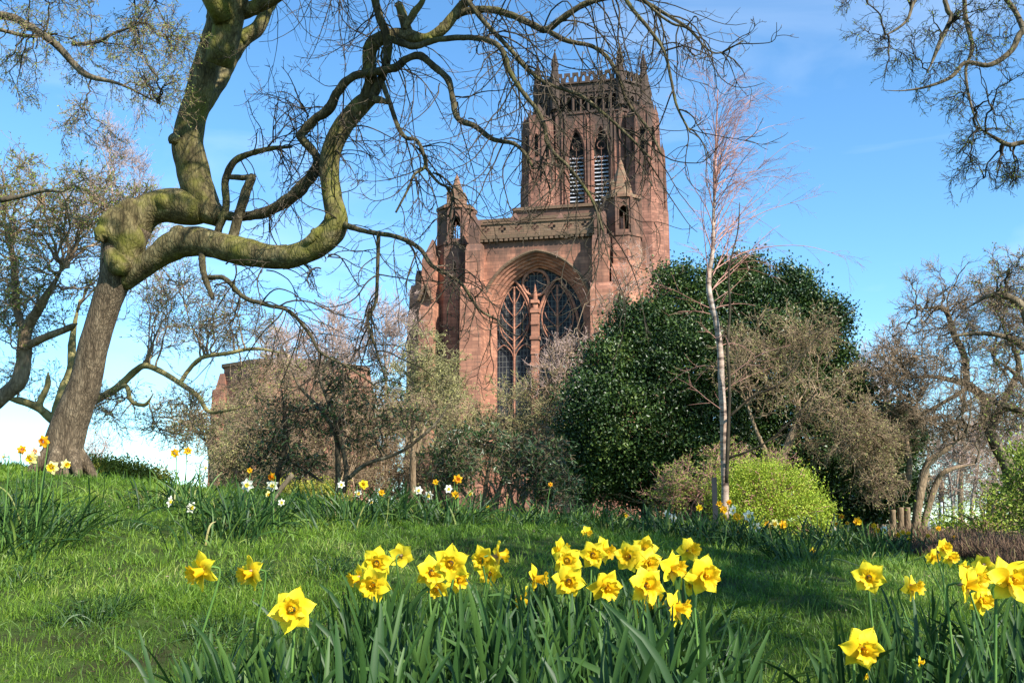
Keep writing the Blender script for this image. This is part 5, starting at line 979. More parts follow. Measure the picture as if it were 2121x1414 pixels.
tree("thorny_tree", "nearer dark budding tree leaning in at the right edge above the brown heather", "tree", gpt(2200, 12),
     [[(2200, 1120, 20, 12), (2180, 900, 17, 12), (2150, 750, 14, 12), (2121, 640, 10, 12), (2060, 610, 6, 12), (2000, 640, 4, 12)], [(2150, 740, 10, 12), (2090, 700, 6, 12), (2020, 690, 4, 12), (1960, 700, 3, 12)], [(2180, 880, 10, 12), (2110, 850, 7, 12), (2050, 830, 5, 12)]],
     [(50, 2090, 580, 12, 70, 70, .8), (40, 2070, 720, 12, 80, 80, .8), (30, 2090, 860, 12, 60, 70, .7)], (M_['greybark'], M_['twig'], M_['browntwig']), r0=.010, nsub=(5, 5), leafspec=(.4, .03, .018, 'bud'), tiplen=.13, rt=.0026, wob=.6, wig=.2)
for (u, v, y, lab) in ((1975, 960, 42, "distant white-stemmed birch left of its pair in the gap at the right"), (2015, 950, 43, "distant leaning white-stemmed birch right of its pair in the gap at the right")):
    tree("birch_tree", lab, "tree", gpt(u, y), [[(u, 1095, 3.5, y), (u - 2, 1040, 3, y), (u - 12 if u < 2000 else u + 12, 960, 2, y)], [(u, 1050, 2.2, y), (u + 12, 960, 1.8, y), (u + 14, 900, 1.3, y)]], [(40, u, v - 30, y, 60, 90, 2.5)], (M_['birch'], M_['pinktwig'], M_['browntwig']), r0=.03, nsub=(6, 5), tiplen=.5, rt=.009, wob=.3, group="distant birches in the gap at the right")
far = [(1850, 900, 55, 80), (1920, 930, 60, 75), (1990, 930, 62, 80), (2060, 920, 58, 85), (2130, 940, 60, 80), (1830, 780, 50, 90), (1950, 1020, 66, 55), (2050, 1010, 66, 60), (2120, 1020, 66, 60)]
nm_ = ["behind the low evergreen", "behind the leaning multi-stemmed tree", "behind the distant birches", "right of the distant birches", "at the very right edge of the gap", "rising between the holly and the dark gnarled tree", "lowest one behind the tan stems", "low one under the gnarled trunk", "low one behind the green edge shrub"]
for (u, v, y, h), s0 in zip(far, nm_):
    tree("distant_tree", "purplish-brown leafless tree " + s0, "tree", gpt(u, y), [[(u, 1100, 6, y), (u, 1000, 5, y), (u + 3, v, 3, y)]], [(44, u, v, y, 60, h, 3)], (M_['browntwig'], M_['browntwig'], M_['pinktwig']), r0=.05, nsub=(6, 5), tiplen=.8, rt=.012, wob=.3, bias=(0, 0, .08), group="purplish leafless trees in the distance")
# ------------------------------------------------------------------ daffodils
def ribbons(pts, wid, side, fold=0.0):
    """pts (M,K,3), wid (M,K), side (M,3) preferred across direction -> V,F"""
    M, K, _ = pts.shape; T = np.empty_like(pts); T[:, 1:-1] = pts[:, 2:] - pts[:, :-2]; T[:, 0] = pts[:, 1] - pts[:, 0]; T[:, -1] = pts[:, -1] - pts[:, -2]; T = norm(T)
    s = np.broadcast_to(side[:, None], T.shape); s = norm(s - T * (s * T).sum(-1, keepdims=True)); w = wid[..., None] * .5; nrm = np.cross(T, s)
    if fold:
        V = np.stack([pts - s * w + nrm * w * fold, pts, pts + s * w + nrm * w * fold], 2).reshape(-1, 3); c = 3
    else:
        V = np.stack([pts - s * w, pts + s * w], 2).reshape(-1, 3); c = 2
    idx = np.arange(M * K * c).reshape(M, K, c)
    F = np.concatenate([np.stack([idx[:, :-1, k], idx[:, :-1, k + 1], idx[:, 1:, k + 1], idx[:, 1:, k]], -1).reshape(-1, 4) for k in range(c - 1)])
    return V, F
def petal_me(name, mat, seed, L=.044, Wd_=.032):
    r = np.random.default_rng(seed); nt_, ns = 10, 7; V = []; A = []
    ph = r.uniform(0, 6.28, 4); tw = r.uniform(-.25, .25); refl = r.uniform(-.012, .006); cup = r.uniform(.12, .34); point = r.uniform(.75, 1.0)
    for i in range(nt_):
        t = i / (nt_ - 1); w = Wd_ * max(.02, math.sin(math.pi * (.12 + .88 * t) ** .80)) ** .72 * (1 - .35 * t ** 6)
        for j in range(ns):
            q = j / (ns - 1) * 2 - 1; x = .006 + t * L * (1 + .0 * q * q) - abs(q) * .003 * t; y = q * w / 2; z = refl * t * t + cup * abs(q) ** 1.6 * w * .5 * (1 - t * .4) * (1 if seed % 2 else -.5) + .0022 * math.sin(5 * t + ph[0] + q * 2) + .0016 * math.sin(9 * q + ph[1]) * t + y * tw * t * 1.4
            z -= .0012 * math.exp(-(q * 5) ** 2) * (1 - t)
            V.append((x, y, z)); A.append(t)
    F = [(i * ns + j, i * ns + j + 1, (i + 1) * ns + j + 1, (i + 1) * ns + j) for i in range(nt_ - 1) for j in range(ns - 1)]
    return make_mesh(name, np.array(V), np.array(F), mat, True, {"along": A})
def trumpet_me(name, mat, seed, L=.034, r0=.0085, r1=.0155, frill=.0045, stam=True):
    r = np.random.default_rng(seed); n, m = 40, 12; V = []; A = []; ph = r.uniform(0, 6.28, 3)
    for i in range(m):
        t = i / (m - 1); rad = r0 + (r1 - r0) * t ** 1.3 + frill * max(0, (t - .72) / .28) ** 1.6
        for j in range(n):
            a = 2 * math.pi * j / n; k = max(0, (t - .55) / .45) ** 1.5
            rr = rad * (1 + .035 * math.sin(6 * a + ph[0])) + k * .0028 * math.sin(7 * a + ph[1]) + k * .0015 * math.sin(16 * a + ph[2]); z = t * L + k * (.0026 * math.sin(9 * a + ph[2]) + .0016 * math.sin(17 * a)) - .006 * k * k * .4
            V.append((rr * math.cos(a), rr * math.sin(a), z)); A.append(min(1, t * 1.0))
    F = [(i * n + j, i * n + (j + 1) % n, (i + 1) * n + (j + 1) % n, (i + 1) * n + j) for i in range(m - 1) for j in range(n)]
    if stam:
        b = len(V); 
        for (x, y) in [(0, 0)] + [(.0035 * math.cos(k), .0035 * math.sin(k)) for k in np.arange(6) * math.pi / 3]:
            s0 = len(V); h = L * (.82 if x == 0 and y == 0 else .62)
            for zz, q in ((.002, .001), (h * .8, .001), (h * .84, .0019), (h, .0016)):
                for k in range(4): V.append((x + q * math.cos(k * 1.571), y + q * math.sin(k * 1.571), zz)); A.append(1.0)
            F += [(s0 + i * 4 + k, s0 + i * 4 + (k + 1) % 4, s0 + (i + 1) * 4 + (k + 1) % 4, s0 + (i + 1) * 4 + k) for i in range(3) for k in range(4)]; F.append((s0 + 12, s0 + 13, s0 + 14, s0 + 15))
    return make_mesh(name, np.array(V), np.array(F), mat, True, {"along": A})
def spathe_me():
    V, F = tubes(np.array([[(0, 0, -.022), (0, 0, -.014), (0, 0, -.006), (0, .0, .001)]]), np.array([[.0022, .0042, .0048, .0035]]), 8)
    pts = spline([(0.003, 0, -.026), (0.0075, 0, -.013), (0.012, 0.001, .0), (0.012, .002, .012)], 7); V2, F2 = ribbons(pts[None], np.array([[.004, .008, .009, .008, .006, .004, .001]]), np.array([[0, 1., 0]]))
    G = Geo(); G.add(V, F); G.add(V2, F2); return G.mesh("spathe", MAT['spathe'], True)
PET = {k: [petal_me("petal", MAT[m], s + 1, *d) for s in range(6)] for k, m, d in (('y', 'py', (.044, .038)), ('w', 'pw', (.042, .030)), ('p', 'pp', (.042, .032)), ('o', 'po', (.042, .032)))}
TRU = {k: [trumpet_me("trumpet", MAT[m], s + 5, *d) for s in range(4)] for k, m, d in (('y', 'cy', (.036, .009, .0165, .006)), ('w', 'py', (.012, .007, .011, .003)), ('p', 'cy', (.018, .008, .014, .004)), ('o', 'co', (.024, .008, .015, .005)), ('q', 'co', (.012, .007, .012, .003)))}
SPA = spathe_me()
def joined_petals(kind):
    G = Geo(); 
    for k in range(6):
        me = PET[kind][k]; n = len(me.vertices); V = np.empty(n * 3, dtype=np.float32); me.vertices.foreach_get("co", V); V = V.reshape(-1, 3).astype(float)
        a = k * math.pi / 3; c, s = math.cos(a), math.sin(a); V = np.stack([V[:, 0] * c - V[:, 1] * s, V[:, 0] * s + V[:, 1] * c, V[:, 2] + (.0008 if k % 2 else -.0008)], 1)
        F = np.array([p.vertices[:] for p in me.polygons]); A = np.empty(n, dtype=np.float32); me.attributes["along"].data.foreach_get("value", A); G.add(V, F, along=A)
    return G.mesh("petals", me.materials[0], True)
JP = {k: joined_petals(k) for k in PET}
def basis(yaw, pitch, roll):
    """matrix whose +Z looks along the facing; yaw 0 = towards -Y, positive to +X"""
    d = Vector((math.sin(yaw) * math.cos(pitch), -math.cos(yaw) * math.cos(pitch), math.sin(pitch)))
    return d.to_track_quat('Z', 'Y').to_matrix().to_4x4() @ Matrix.Rotation(roll, 4, 'Z'), d
def daffodil(u, v, px, yaw, y=None, kind='y', label=None, group=None, near=False, pitch=-.08, by=None, bu=None, trk=None, lean=0.0, nod=False, name="daffodil"):
    size = {'y': .097, 'w': .085, 'p': .087, 'o': .085}[kind]
    if y is None: y = size * F_PX / px
    h = P(u, v, y); sc = px * (1.14 if near else 1.05) * mpp(y, h[2]) / size
    yaw, pitch = R(yaw), R(pitch * 57.3) if False else pitch
    Mx, d = basis(yaw, pitch, rng.uniform(0, 6.28)); d = np.array(d)
    b = gpt(u, y + (by or 0)); b[0] = h[0] + (rng.uniform(-.05, .05) + lean); b[2] = float(gz(b[0], b[1])) - .01
    if h[2] < b[2] + .05: h[2] = b[2] + .05
    root = empty(name, b); tag(root, label, "daffodil", group)
    s = sc; nb = h - d * .030 * s; H = nb[2] - b[2]
    ctrl = [b, b + (nb - b) * .5 + np.array([rng.uniform(-.012, .012), 0, .0]), nb + np.array([-d[0] * .018, -d[1] * .018, -.030]) * s, nb - d * .004 * s, h - d * .004 * s]
    if H < .08: ctrl = [b, nb - d * .004 * s, h - d * .004 * s]
    sp = spline(ctrl, 16); rad = np.concatenate([np.linspace(.0034, .0028, 12), [.0026, .0026, .0036, .0042]]) * (s if near else 1.1)
    V, F = tubes(sp[None], rad[None], 7 if near else 5); wpart(root, "stem", V, F, MAT['dstem'])
    def put(name, me, M4):
        o = link(name, me, root); o.matrix_parent_inverse = Matrix.Identity(4); o.matrix_basis = Matrix.Translation(Vector(h - b)) @ M4; return o
    S4 = Matrix.Scale(s, 4)
    if near:
        for k in range(6): put("petal", PET[kind][(k + int(rng.integers(6))) % 6], Mx @ Matrix.Rotation(k * math.pi / 3 + rng.uniform(-.07, .07), 4, 'Z') @ Matrix.Rotation(rng.uniform(-.28, .26), 4, 'Y') @ Matrix.Translation((0, 0, .0008 if k % 2 else -.0008)) @ S4)
        put("spathe", SPA, Mx @ S4)
    else: put("petals", JP[kind], Mx @ S4)
    put("trumpet", TRU[trk or kind][int(rng.integers(4))], Mx @ Matrix.Scale(s * rng.uniform(.92, 1.1), 4))
    return root
FB = "yellow daffodils in the foreground"
front = [ # u, v, px, yaw, pitch, label
 (418, 1182, 74, -48, -.05, "tall yellow daffodil facing left, leftmost in the foreground"),
 (520, 1186, 64, -38, -.05, "yellow daffodil facing left, second from the left in the foreground"),
 (605, 1262, 88, 12, .25, "large low yellow daffodil standing alone above the left leaves, third from the left"),
 (780, 1165, 64, 0, -.05, "yellow daffodil in the left foreground cluster, directly above its lowest flower"),
 (832, 1150, 50, 170, -.1, "yellow daffodil seen from behind, its brown papery neck towards the viewer"),
 (775, 1210, 72, 2, 0, "lowest and largest flower of the left foreground cluster of daffodils"),
 (744, 1196, 50, -62, -.1, "half hidden yellow daffodil at the left side of the left foreground cluster"),
 (893, 1184, 64, 12, .05, "yellow daffodil with orange eye, left flower of the second foreground cluster"),
 (934, 1166, 72, 4, .05, "brightest top flower of the second foreground cluster of daffodils"),
 (905, 1216, 50, 0, -.3, "lowest drooping flower of the second foreground cluster"),
 (948, 1200, 52, 35, -.1, "right lower flower of the second foreground cluster of daffodils"),
 (1000, 1158, 56, -25, .0, "left flower of the trio right of the second foreground cluster"),
 (1030, 1150, 56, 120, .15, "back-turned top right flower of the trio with a bent green neck"),
 (1014, 1186, 50, 10, -.2, "lowest flower of the trio right of the second foreground cluster"),
 (1108, 1198, 56, 62, -.05, "yellow daffodil in profile facing right, alone between two foreground groups"),
 (1078, 1240, 52, 75, -.5, "nodding orange-yellow daffodil hanging low beside the profile flower"),
 (1157, 1140, 52, 48, -.1, "upper left flower of the middle foreground group, facing right"),
 (1175, 1160, 60, 6, -.05, "yellow daffodil with a round orange eye in the middle foreground group"),
 (1178, 1202, 66, 5, -.05, "star-shaped yellow daffodil at the bottom left of the middle group"),
 (1217, 1196, 28, 20, -.1, "small partly hidden daffodil between the two lower flowers of the middle group"),
 (1228, 1148, 56, -10, -.1, "left one of the pair at the top of the middle foreground group"),
 (1250, 1140, 54, 55, 0, "right one of the pair at the top of the middle foreground group"),
 (1253, 1213, 68, 12, -.1, "large yellow daffodil below the top pair, in the right of the middle group"),
 (1303, 1152, 60, -12, 0, "leftmost flower of the big crowded foreground cluster"),
 (1335, 1138, 56, 0, .2, "topmost flower of the big crowded foreground cluster"),
 (1341, 1164, 60, 12, -.05, "yellow daffodil just below the topmost one in the big crowded cluster"),
 (1392, 1175, 66, 30, -.05, "wide yellow daffodil in the right half of the big crowded cluster"),
 (1428, 1138, 54, 42, -.05, "yellow daffodil standing higher than its neighbours at the cluster's upper right"),
 (1456, 1190, 78, 34, -.05, "rightmost large yellow daffodil of the big crowded cluster"),
 (1338, 1212, 74, 18, -.05, "largest central flower of the big crowded cluster"),
 (1352, 1240, 56, 25, -.1, "orange-tinted flower just under the centre of the big crowded cluster"),
 (1328, 1256, 50, -5, -.4, "low drooping flower at the bottom left of the big crowded cluster"),
 (1400, 1258, 70, 60, -.15, "profile flower facing right at the bottom of the big crowded cluster"),
 (1430, 1208, 48, 10, -.3, "half hidden orange-tinted flower under the rightmost large daffodil"),
 (722, 1350, 50, 75, -.7, "yellow daffodil sunk among the leaves at the bottom left of the bed"),
 (1800, 1195, 66, -4, .1, "open star-shaped daffodil at the left of the right-hand bed"),
 (1887, 1216, 52, 26, 0, "small six-pointed daffodil facing right in the right-hand bed"),
 (1932, 1152, 36, 15, -.05, "left flower of the small distant trio in the right-hand bed"),
 (1954, 1134, 38, 0, .1, "top flower of the small distant trio in the right-hand bed"),
 (1968, 1154, 36, 15, -.05, "lower right flower of the small distant trio in the right-hand bed"),
 (1996, 1172, 26, 30, -.3, "small nodding orange-yellow daffodil right of the distant trio"),
 (2037, 1170, 44, 165, .1, "yellow daffodil seen from behind above the right-hand crowded flowers"),
 (2003, 1210, 76, 30, -.05, "large pale yellow daffodil left in the crowded group near the right edge"),
 (2027, 1192, 60, 12, 0, "golden daffodil tucked behind the large pale one near the right edge"),
 (2032, 1242, 56, 8, -.2, "lowest golden daffodil of the crowded group near the right edge"),
 (2092, 1200, 92, 22, .05, "biggest brightest daffodil, cut by the right edge of the picture"),
 (1785, 1342, 88, 10, -.05, "large daffodil low among the leaves at the bottom right")]
for (u, v, px_, yaw, pit, lab) in front:
    daffodil(u, v, px_, yaw + rng.uniform(-16, 16), label=lab, near=True, pitch=pit + rng.uniform(-.2, .12), by=.03, lean=rng.uniform(-.05, .05), group=FB)
for (u, v, px_, yaw, lab) in ((1790, 1398, 26, 40, "small yellow flower scrap under the large bottom right daffodil"), (1905, 1370, 24, 60, "small yellow flower half buried in leaves right of the large bottom right daffodil")):
    daffodil(u, v, px_, yaw, y=2.6, label=lab, near=False, group=FB)
# background flowers: u, v, px, kind, trumpet
YL, WL = "small daffodils in the clumps behind", "small daffodils in the clumps behind"
bgf = {
 "clump before the big trunk": (6.3, [(90, 914, 24, 'o', 'o', -10, "bright orange"), (45, 931, 18, 'o', 'o', 40, "orange"), (73, 934, 22, 'w', 'o', 10, "white orange-cupped"), (65, 949, 24, 'p', 'y', 0, "pale yellow"), (108, 968, 26, 'p', 'y', 10, "pale yellow"), (136, 962, 20, 'p', 'y', 50, "pale yellow"), (8, 946, 16, 'p', 'p', -60, "creamy")]),
 "thin clump against the sky": (8.0, [(362, 938, 17, 'o', 'y', 0, "golden"), (389, 934, 16, 'o', 'y', 30, "golden")]),
 "clump left of the leaning stake": (7.2, [(425, 968, 18, 'w', 'w', 90, "white"), (517, 974, 11, 'o', 'y', 0, "golden"), (563, 987, 18, 'o', 'o', -30, "orange-yellow"), (512, 1004, 24, 'w', 'w', 0, "white"), (564, 1005, 22, 'w', 'w', 10, "white"), (555, 1023, 13, 'p', 'p', 60, "greenish"), (352, 1038, 20, 'w', 'w', 80, "white nodding"), (396, 1050, 22, 'w', 'w', 60, "white nodding"), (583, 1040, 14, 'w', 'w', 40, "white")]),
 "clump before the evergreen stems": (8.2, [(707, 1003, 14, 'w', 'w', 20, "white"), (753, 1003, 20, 'y', 'y', 0, "bright yellow"), (742, 1021, 15, 'w', 'p', 30, "white"), (790, 1020, 13, 'o', 'y', 0, "golden"), (768, 1039, 13, 'w', 'p', 50, "creamy white")]),
 "clump below the great window": (8.6, [(867, 1015, 16, 'w', 'w', 20, "white"), (888, 1026, 17, 'w', 'w', 0, "white"), (902, 998, 11, 'o', 'y', 0, "golden"), (948, 992, 18, 'o', 'o', 10, "bright orange"), (929, 1012, 16, 'w', 'w', 30, "white"), (943, 1024, 15, 'o', 'y', 0, "golden"), (974, 1022, 12, 'p', 'p', 0, "pale cream"), (1010, 1050, 9, 'y', 'y', 0, "yellow"), (1140, 1003, 9, 'o', 'o', 0, "orange")]),
 "clump in the holly's shade": (9.0, [(1295, 1068, 13, 'y', 'y', 20, "yellow"), (1351, 1106, 9, 'p', 'p', 0, "cream")]),
 "clump round the foot of the birch": (9.0, [(1448, 1051, 15, 'y', 'y', 30, "yellow"), (1382, 1063, 13, 'w', 'w', 0, "white"), (1395, 1072, 16, 'w', 'w', 20, "white"), (1490, 1043, 12, 'o', 'y', 0, "golden"), (1510, 1040, 11, 'o', 'o', 0, "orange"), (1499, 1055, 16, 'o', 'y', 10, "golden"), (1500, 1070, 13, 'y', 'y', 0, "yellow"), (1518, 1056, 19, 'w', 'w', 40, "white"), (1526, 1070, 16, 'o', 'y', 0, "golden"), (1551, 1068, 22, 'w', 'w', 0, "white"), (1547, 1076, 13, 'y', 'y', 0, "yellow"), (1564, 1090, 20, 'w', 'w', -10, "white"), (1533, 1108, 19, 'o', 'o', 10, "orange-yellow"), (1528, 1092, 9, 'p', 'o', 0, "pale pinkish")]),
 "clump before the lime-green bush": (9.2, [(1590, 1085, 13, 'o', 'y', 0, "golden"), (1604, 1084, 18, 'p', 'p', 10, "pale yellow"), (1622, 1086, 17, 'o', 'y', 20, "golden"), (1595, 1122, 13, 'w', 'w', 0, "white"), (1683, 1140, 14, 'y', 'y', 0, "yellow")]),
 "clump under the low evergreen": (10.5, [(1743, 1069, 11, 'o', 'o', 0, "bright orange"), (1732, 1084, 7, 'o', 'o', 0, "dull orange"), (1755, 1083, 8, 'o', 'o', 0, "orange"), (1776, 1079, 17, 'o', 'y', 10, "golden"), (1810, 1088, 11, 'o', 'y', 0, "golden"), (1817, 1098, 12, 'o', 'y', 0, "golden"), (1831, 1096, 15, 'w', 'w', 0, "white"), (1861, 1107, 11, 'o', 'y', 0, "golden"), (1870, 1102, 10, 'o', 'y', 0, "golden"), (1882, 1105, 11, 'o', 'y', 0, "golden"), (1882, 1116, 8, 'y', 'y', 0, "yellow"), (1922, 1109, 9, 'o', 'y', 0, "golden"), (1944, 1094, 11, 'o', 'y', 0, "golden"), (1976, 1113, 9, 'o', 'y', 0, "golden"), (1793, 1158, 14, 'w', 'w', 0, "white"), (1856, 1164, 11, 'w', 'o', 0, "white orange-cupped")]),
}
ORD = ["first", "second", "third", "fourth", "fifth", "sixth", "seventh", "eighth", "ninth", "tenth", "eleventh", "twelfth", "thirteenth", "fourteenth", "fifteenth", "sixteenth"]
for where, (y, fl) in bgf.items():
    cnt_ = {}
    for f in fl: cnt_[f[6]] = cnt_.get(f[6], 0) + 1
    seen = {}
    for f in sorted(fl, key=lambda q: q[0]):
        u, v, px_, kd, tk, yw, desc = f; seen[desc] = seen.get(desc, 0) + 1
        pre = "the only " if cnt_[desc] == 1 else ORD[seen[desc] - 1] + " from left of the "
        daffodil(u, v, px_ * 1.08, yw, y=y - .2 + rng.uniform(-.15, .15), kind=kd, trk=tk if tk != 'o' or kd != 'w' else 'q', label=pre + desc + " daffodil" + ("s" if cnt_[desc] > 1 else "") + " in " + where, group=YL, lean=rng.uniform(-.06, .06), pitch=rng.uniform(-.3, 0))

# leaves ------------------------------------------------------------------
def leaf_variant(i):
    r = np.random.default_rng(100 + i); n = 11; H = r.uniform(.27, .40); lean = r.uniform(0, .3) if i % 5 else r.uniform(.4, .8); droop = r.uniform(0, .2) if i % 6 else r.uniform(.5, 1.1)
    pts = [np.zeros(3)]; a = lean * .35; az = 0
    for k in range(n - 1):
        t = k / (n - 1); a += (lean * .12 + droop * .28 * t * t * 2); pts.append(pts[-1] + np.array([math.sin(a), 0, math.cos(a)]) * H / (n - 1))
    pts = np.array(pts); t = np.linspace(0, 1, n); w = .0118 * r.uniform(.85, 1.35) * np.where(t < .08, .7, 1) * np.sqrt(np.clip(1 - ((t - .35) / .66) ** 4, 0.0, 1)); w[-1] = .003
    x = r.uniform(-.9, .9); V, F = ribbons(pts[None], w[None], np.array([[math.sin(x) * .5, math.cos(x), 0]]), fold=.30)
    tw = r.uniform(-1.4, 1.4)
    P3 = V.reshape(n, 3, 3); 
    for k in range(n):
        c = P3[k, 1].copy(); an = tw * k / n; T = norm(pts[min(k + 1, n - 1)] - pts[max(k - 1, 0)]); q = np.array(Matrix.Rotation(an, 3, Vector(T))); P3[k] = (P3[k] - c) @ q.T + c
    return make_mesh("leaf", P3.reshape(-1, 3), F, MAT['dleaf'], True, {"rnd": np.full(len(V), r.random()) * .75 + np.repeat(t ** 3, 3) * .25})
LV = [leaf_variant(i) for i in range(22)]
def tuft(x, y, nl, sc, group, label, spread=.022):
    b = np.array([x, y, float(gz(x, y)) - .01]); root = empty("daffodil_plant", b); tag(root, label, "daffodil plant", group)
    for _ in range(nl):
        o = link("leaf", LV[int(rng.integers(len(LV)))], root, (rng.normal() * spread, rng.normal() * spread, 0)); o.rotation_euler = (rng.normal() * .06, rng.normal() * .06, rng.uniform(0, 6.28)); s = sc * rng.uniform(.8, 1.12); o.scale = (s, s, s)
n_ = 0
while n_ < 250:
    y = rng.uniform(1.75, 3.75); u = rng.uniform(380, 1560)
    lim = 2.75 + 1.0 * np.clip((u - 480) / 260, 0, 1) - .8 * np.clip((u - 1400) / 160, 0, 1)
    if y > lim: continue
    x = P(u, 1250, y)[0]; n_ += 1
    tuft(x, y, 9, rng.uniform(1.0, 1.2) * (.88 if u < 700 or u > 1450 else 1.0), "flowerless daffodil leaf tufts in the front bed", "flowerless tuft of blue-green strap leaves in the long front daffodil bed")
n_ = 0
while n_ < 85:
    y = rng.uniform(1.9, 4.2); u = rng.uniform(1690, 2330)
    if y > 2.6 + 1.7 * np.clip((u - 1690) / 180, 0, 1): continue
    x = P(u, 1250, y)[0]; n_ += 1
    tuft(x, y, 8, rng.uniform(.9, 1.1), "flowerless daffodil leaf tufts in the right bed", "flowerless tuft of blue-green strap leaves in the right-hand daffodil bed")
for (u, y) in ((1590, 1.75), (1620, 1.9), (1560, 1.9), (1660, 1.8), (1510, 2.2), (395, 2.1), (430, 2.3)):
    x = P(u, 1250, y)[0]; tuft(x, y, 6, .82, "sparse daffodil leaf tufts at the bottom edge", "sparse tuft of broad daffodil leaves curling over at the bottom edge", .04)
def clump(u, y, wpx, n, h, label, dens=1.0, arch_=.5, ry=.35, mat='dleaf', w=.013, name="daffodil_clump", cat="leaf clump", group="daffodil leaf clumps behind"):
    m = mpp(y); c = gpt(u, y); P0 = np.stack([c[0] + (np.linspace(-.85, .85, n) + rng.normal(size=n) * .08) * wpx * m, c[1] + rng.normal(size=n) * ry * .8, np.zeros(n)], 1); P0[:, 0] = np.clip(P0[:, 0], c[0] - wpx * m, c[0] + wpx * m)
    P0[:, 2] = gz(P0[:, 0], P0[:, 1]) - .01; D = np.stack([rng.normal(size=n) * .30 + (P0[:, 0] - c[0]) / (wpx * m) * .5, rng.normal(size=n) * .28, np.ones(n)], 1)
    pts, _ = grow(P0, D, h * rng.uniform(.45, 1.2, n), np.ones(n), 9, .05, (0, 0, 0)); t = np.linspace(0, 1, 10)[None]
    L = h * rng.uniform(.65, 1.2, n); fall = rng.gamma(1.3, arch_ * .5, n)[:, None] * t ** 2.6 * L[:, None]; hd = norm(np.stack([D[:, 0], D[:, 1]], 1)); pts[:, :, 2] -= fall * .8; pts[:, :, :2] += hd[:, None] * (fall * .7)[..., None]
    g = gz(pts[:, :, 0], pts[:, :, 1]) + .008; pts[:, 1:, 2] = np.maximum(pts[:, 1:, 2], g[:, 1:])
    wd = w * rng.uniform(.7, 1.25, (n, 1)) * np.sqrt(np.clip(1 - ((t - .3) / .71) ** 4, 0.02, 1)); V, F = ribbons(pts, wd, rng.normal(size=(n, 3)) * np.array([1, 1, .2]), fold=.3)
    V = V - c; o = link(name, make_mesh(name, V, F, MAT[mat], True, {"rnd": np.repeat(rng.random(n), 30)}), loc=c); tag(o, label, cat, group)
for a in ((30, 6.3, 150, 260, .46, "tall dense daffodil leaf clump at the left edge in front of the big trunk"), (-60, 6.9, 120, 120, .42, "daffodil leaf clump cut by the left edge, behind the tall dense one"), (350, 8.4, 70, 90, .34, "thin daffodil leaf clump on the crest against the sky"),
          (490, 6.9, 80, 200, .38, "bushy daffodil leaf clump arching over the grass, left of the middle"), (440, 7.9, 90, 130, .36, "daffodil leaf clump on the crest below the grey-green budding tree"), (560, 7.9, 60, 90, .34, "daffodil leaf clump round the leaning stake"),
          (740, 7.9, 110, 230, .36, "daffodil leaf clump with bright lower leaves below the evergreen stems"), (900, 8.3, 110, 260, .36, "wide daffodil leaf clump with white flowers below the great window"), (1040, 8.8, 100, 170, .33, "dark daffodil leaf clump left of the holly's shade"),
          (1180, 9.2, 110, 230, .36, "dark daffodil leaf clump in the shade at the left foot of the holly"), (1290, 8.9, 80, 150, .34, "dark daffodil leaf clump directly in front of the holly's black shade"), (1400, 8.8, 80, 220, .36, "daffodil leaf clump left of the birch foot"),
          (1510, 8.6, 90, 260, .38, "dense daffodil leaf clump at the foot of the birch"), (1610, 9.2, 50, 90, .32, "small daffodil leaf clump in front of the lime-green bush"), (1648, 7.6, 55, 110, .36, "dark spiky leaf tuft standing alone on the lawn right of the birch"),
          (1740, 10.3, 70, 210, .42, "grey-green daffodil leaf clump at the right foot of the lime-green bush"), (1820, 10.3, 60, 180, .4, "grey-green daffodil leaf clump under the low evergreen"), (1900, 10.6, 60, 130, .36, "daffodil leaf clump at the foot of the cut tan stems"), (1800, 8.7, 70, 90, .26, "short leaf clump with a white flower in front of the grey-green clumps"), (1990, 10.0, 70, 90, .3, "daffodil leaf clump behind the small distant trio of flowers")):
    clump(a[0], a[1], a[2], a[3], a[4] * (.78 if a[1] > 8.5 else .9), a[5], w=.0115 if a[1] < 8 else .0125)
for a in ((200, 4.9, 60, 420, .12, "dark coarse grass tuft in the left foreground lawn"), (690, 5.7, 40, 300, .11, "dark grass tuft behind the left foreground daffodil cluster"), (510, 5.6, 45, 300, .12, "dark grass tuft just behind the second daffodil from the left"), (455, 4.6, 50, 260, .10, "grass tuft left of the low large daffodil"), (280, 6.9, 60, 260, .12, "dark grass tuft in the upper left lawn"), (80, 5.6, 60, 260, .10, "grass tuft below the left-edge daffodil clump"), (1560, 5.0, 70, 320, .10, "grass tuft on the shaded lawn between the two beds"), (1640, 6.2, 70, 300, .09, "pale grass tuft below the spiky leaf tuft")):
    clump(a[0], a[1], a[2], a[3], a[4], a[5], arch_=1.1, ry=.13, mat='tuft', w=.0045, name="grass_tuft", cat="grass tuft", group="coarse grass tufts on the lawn")

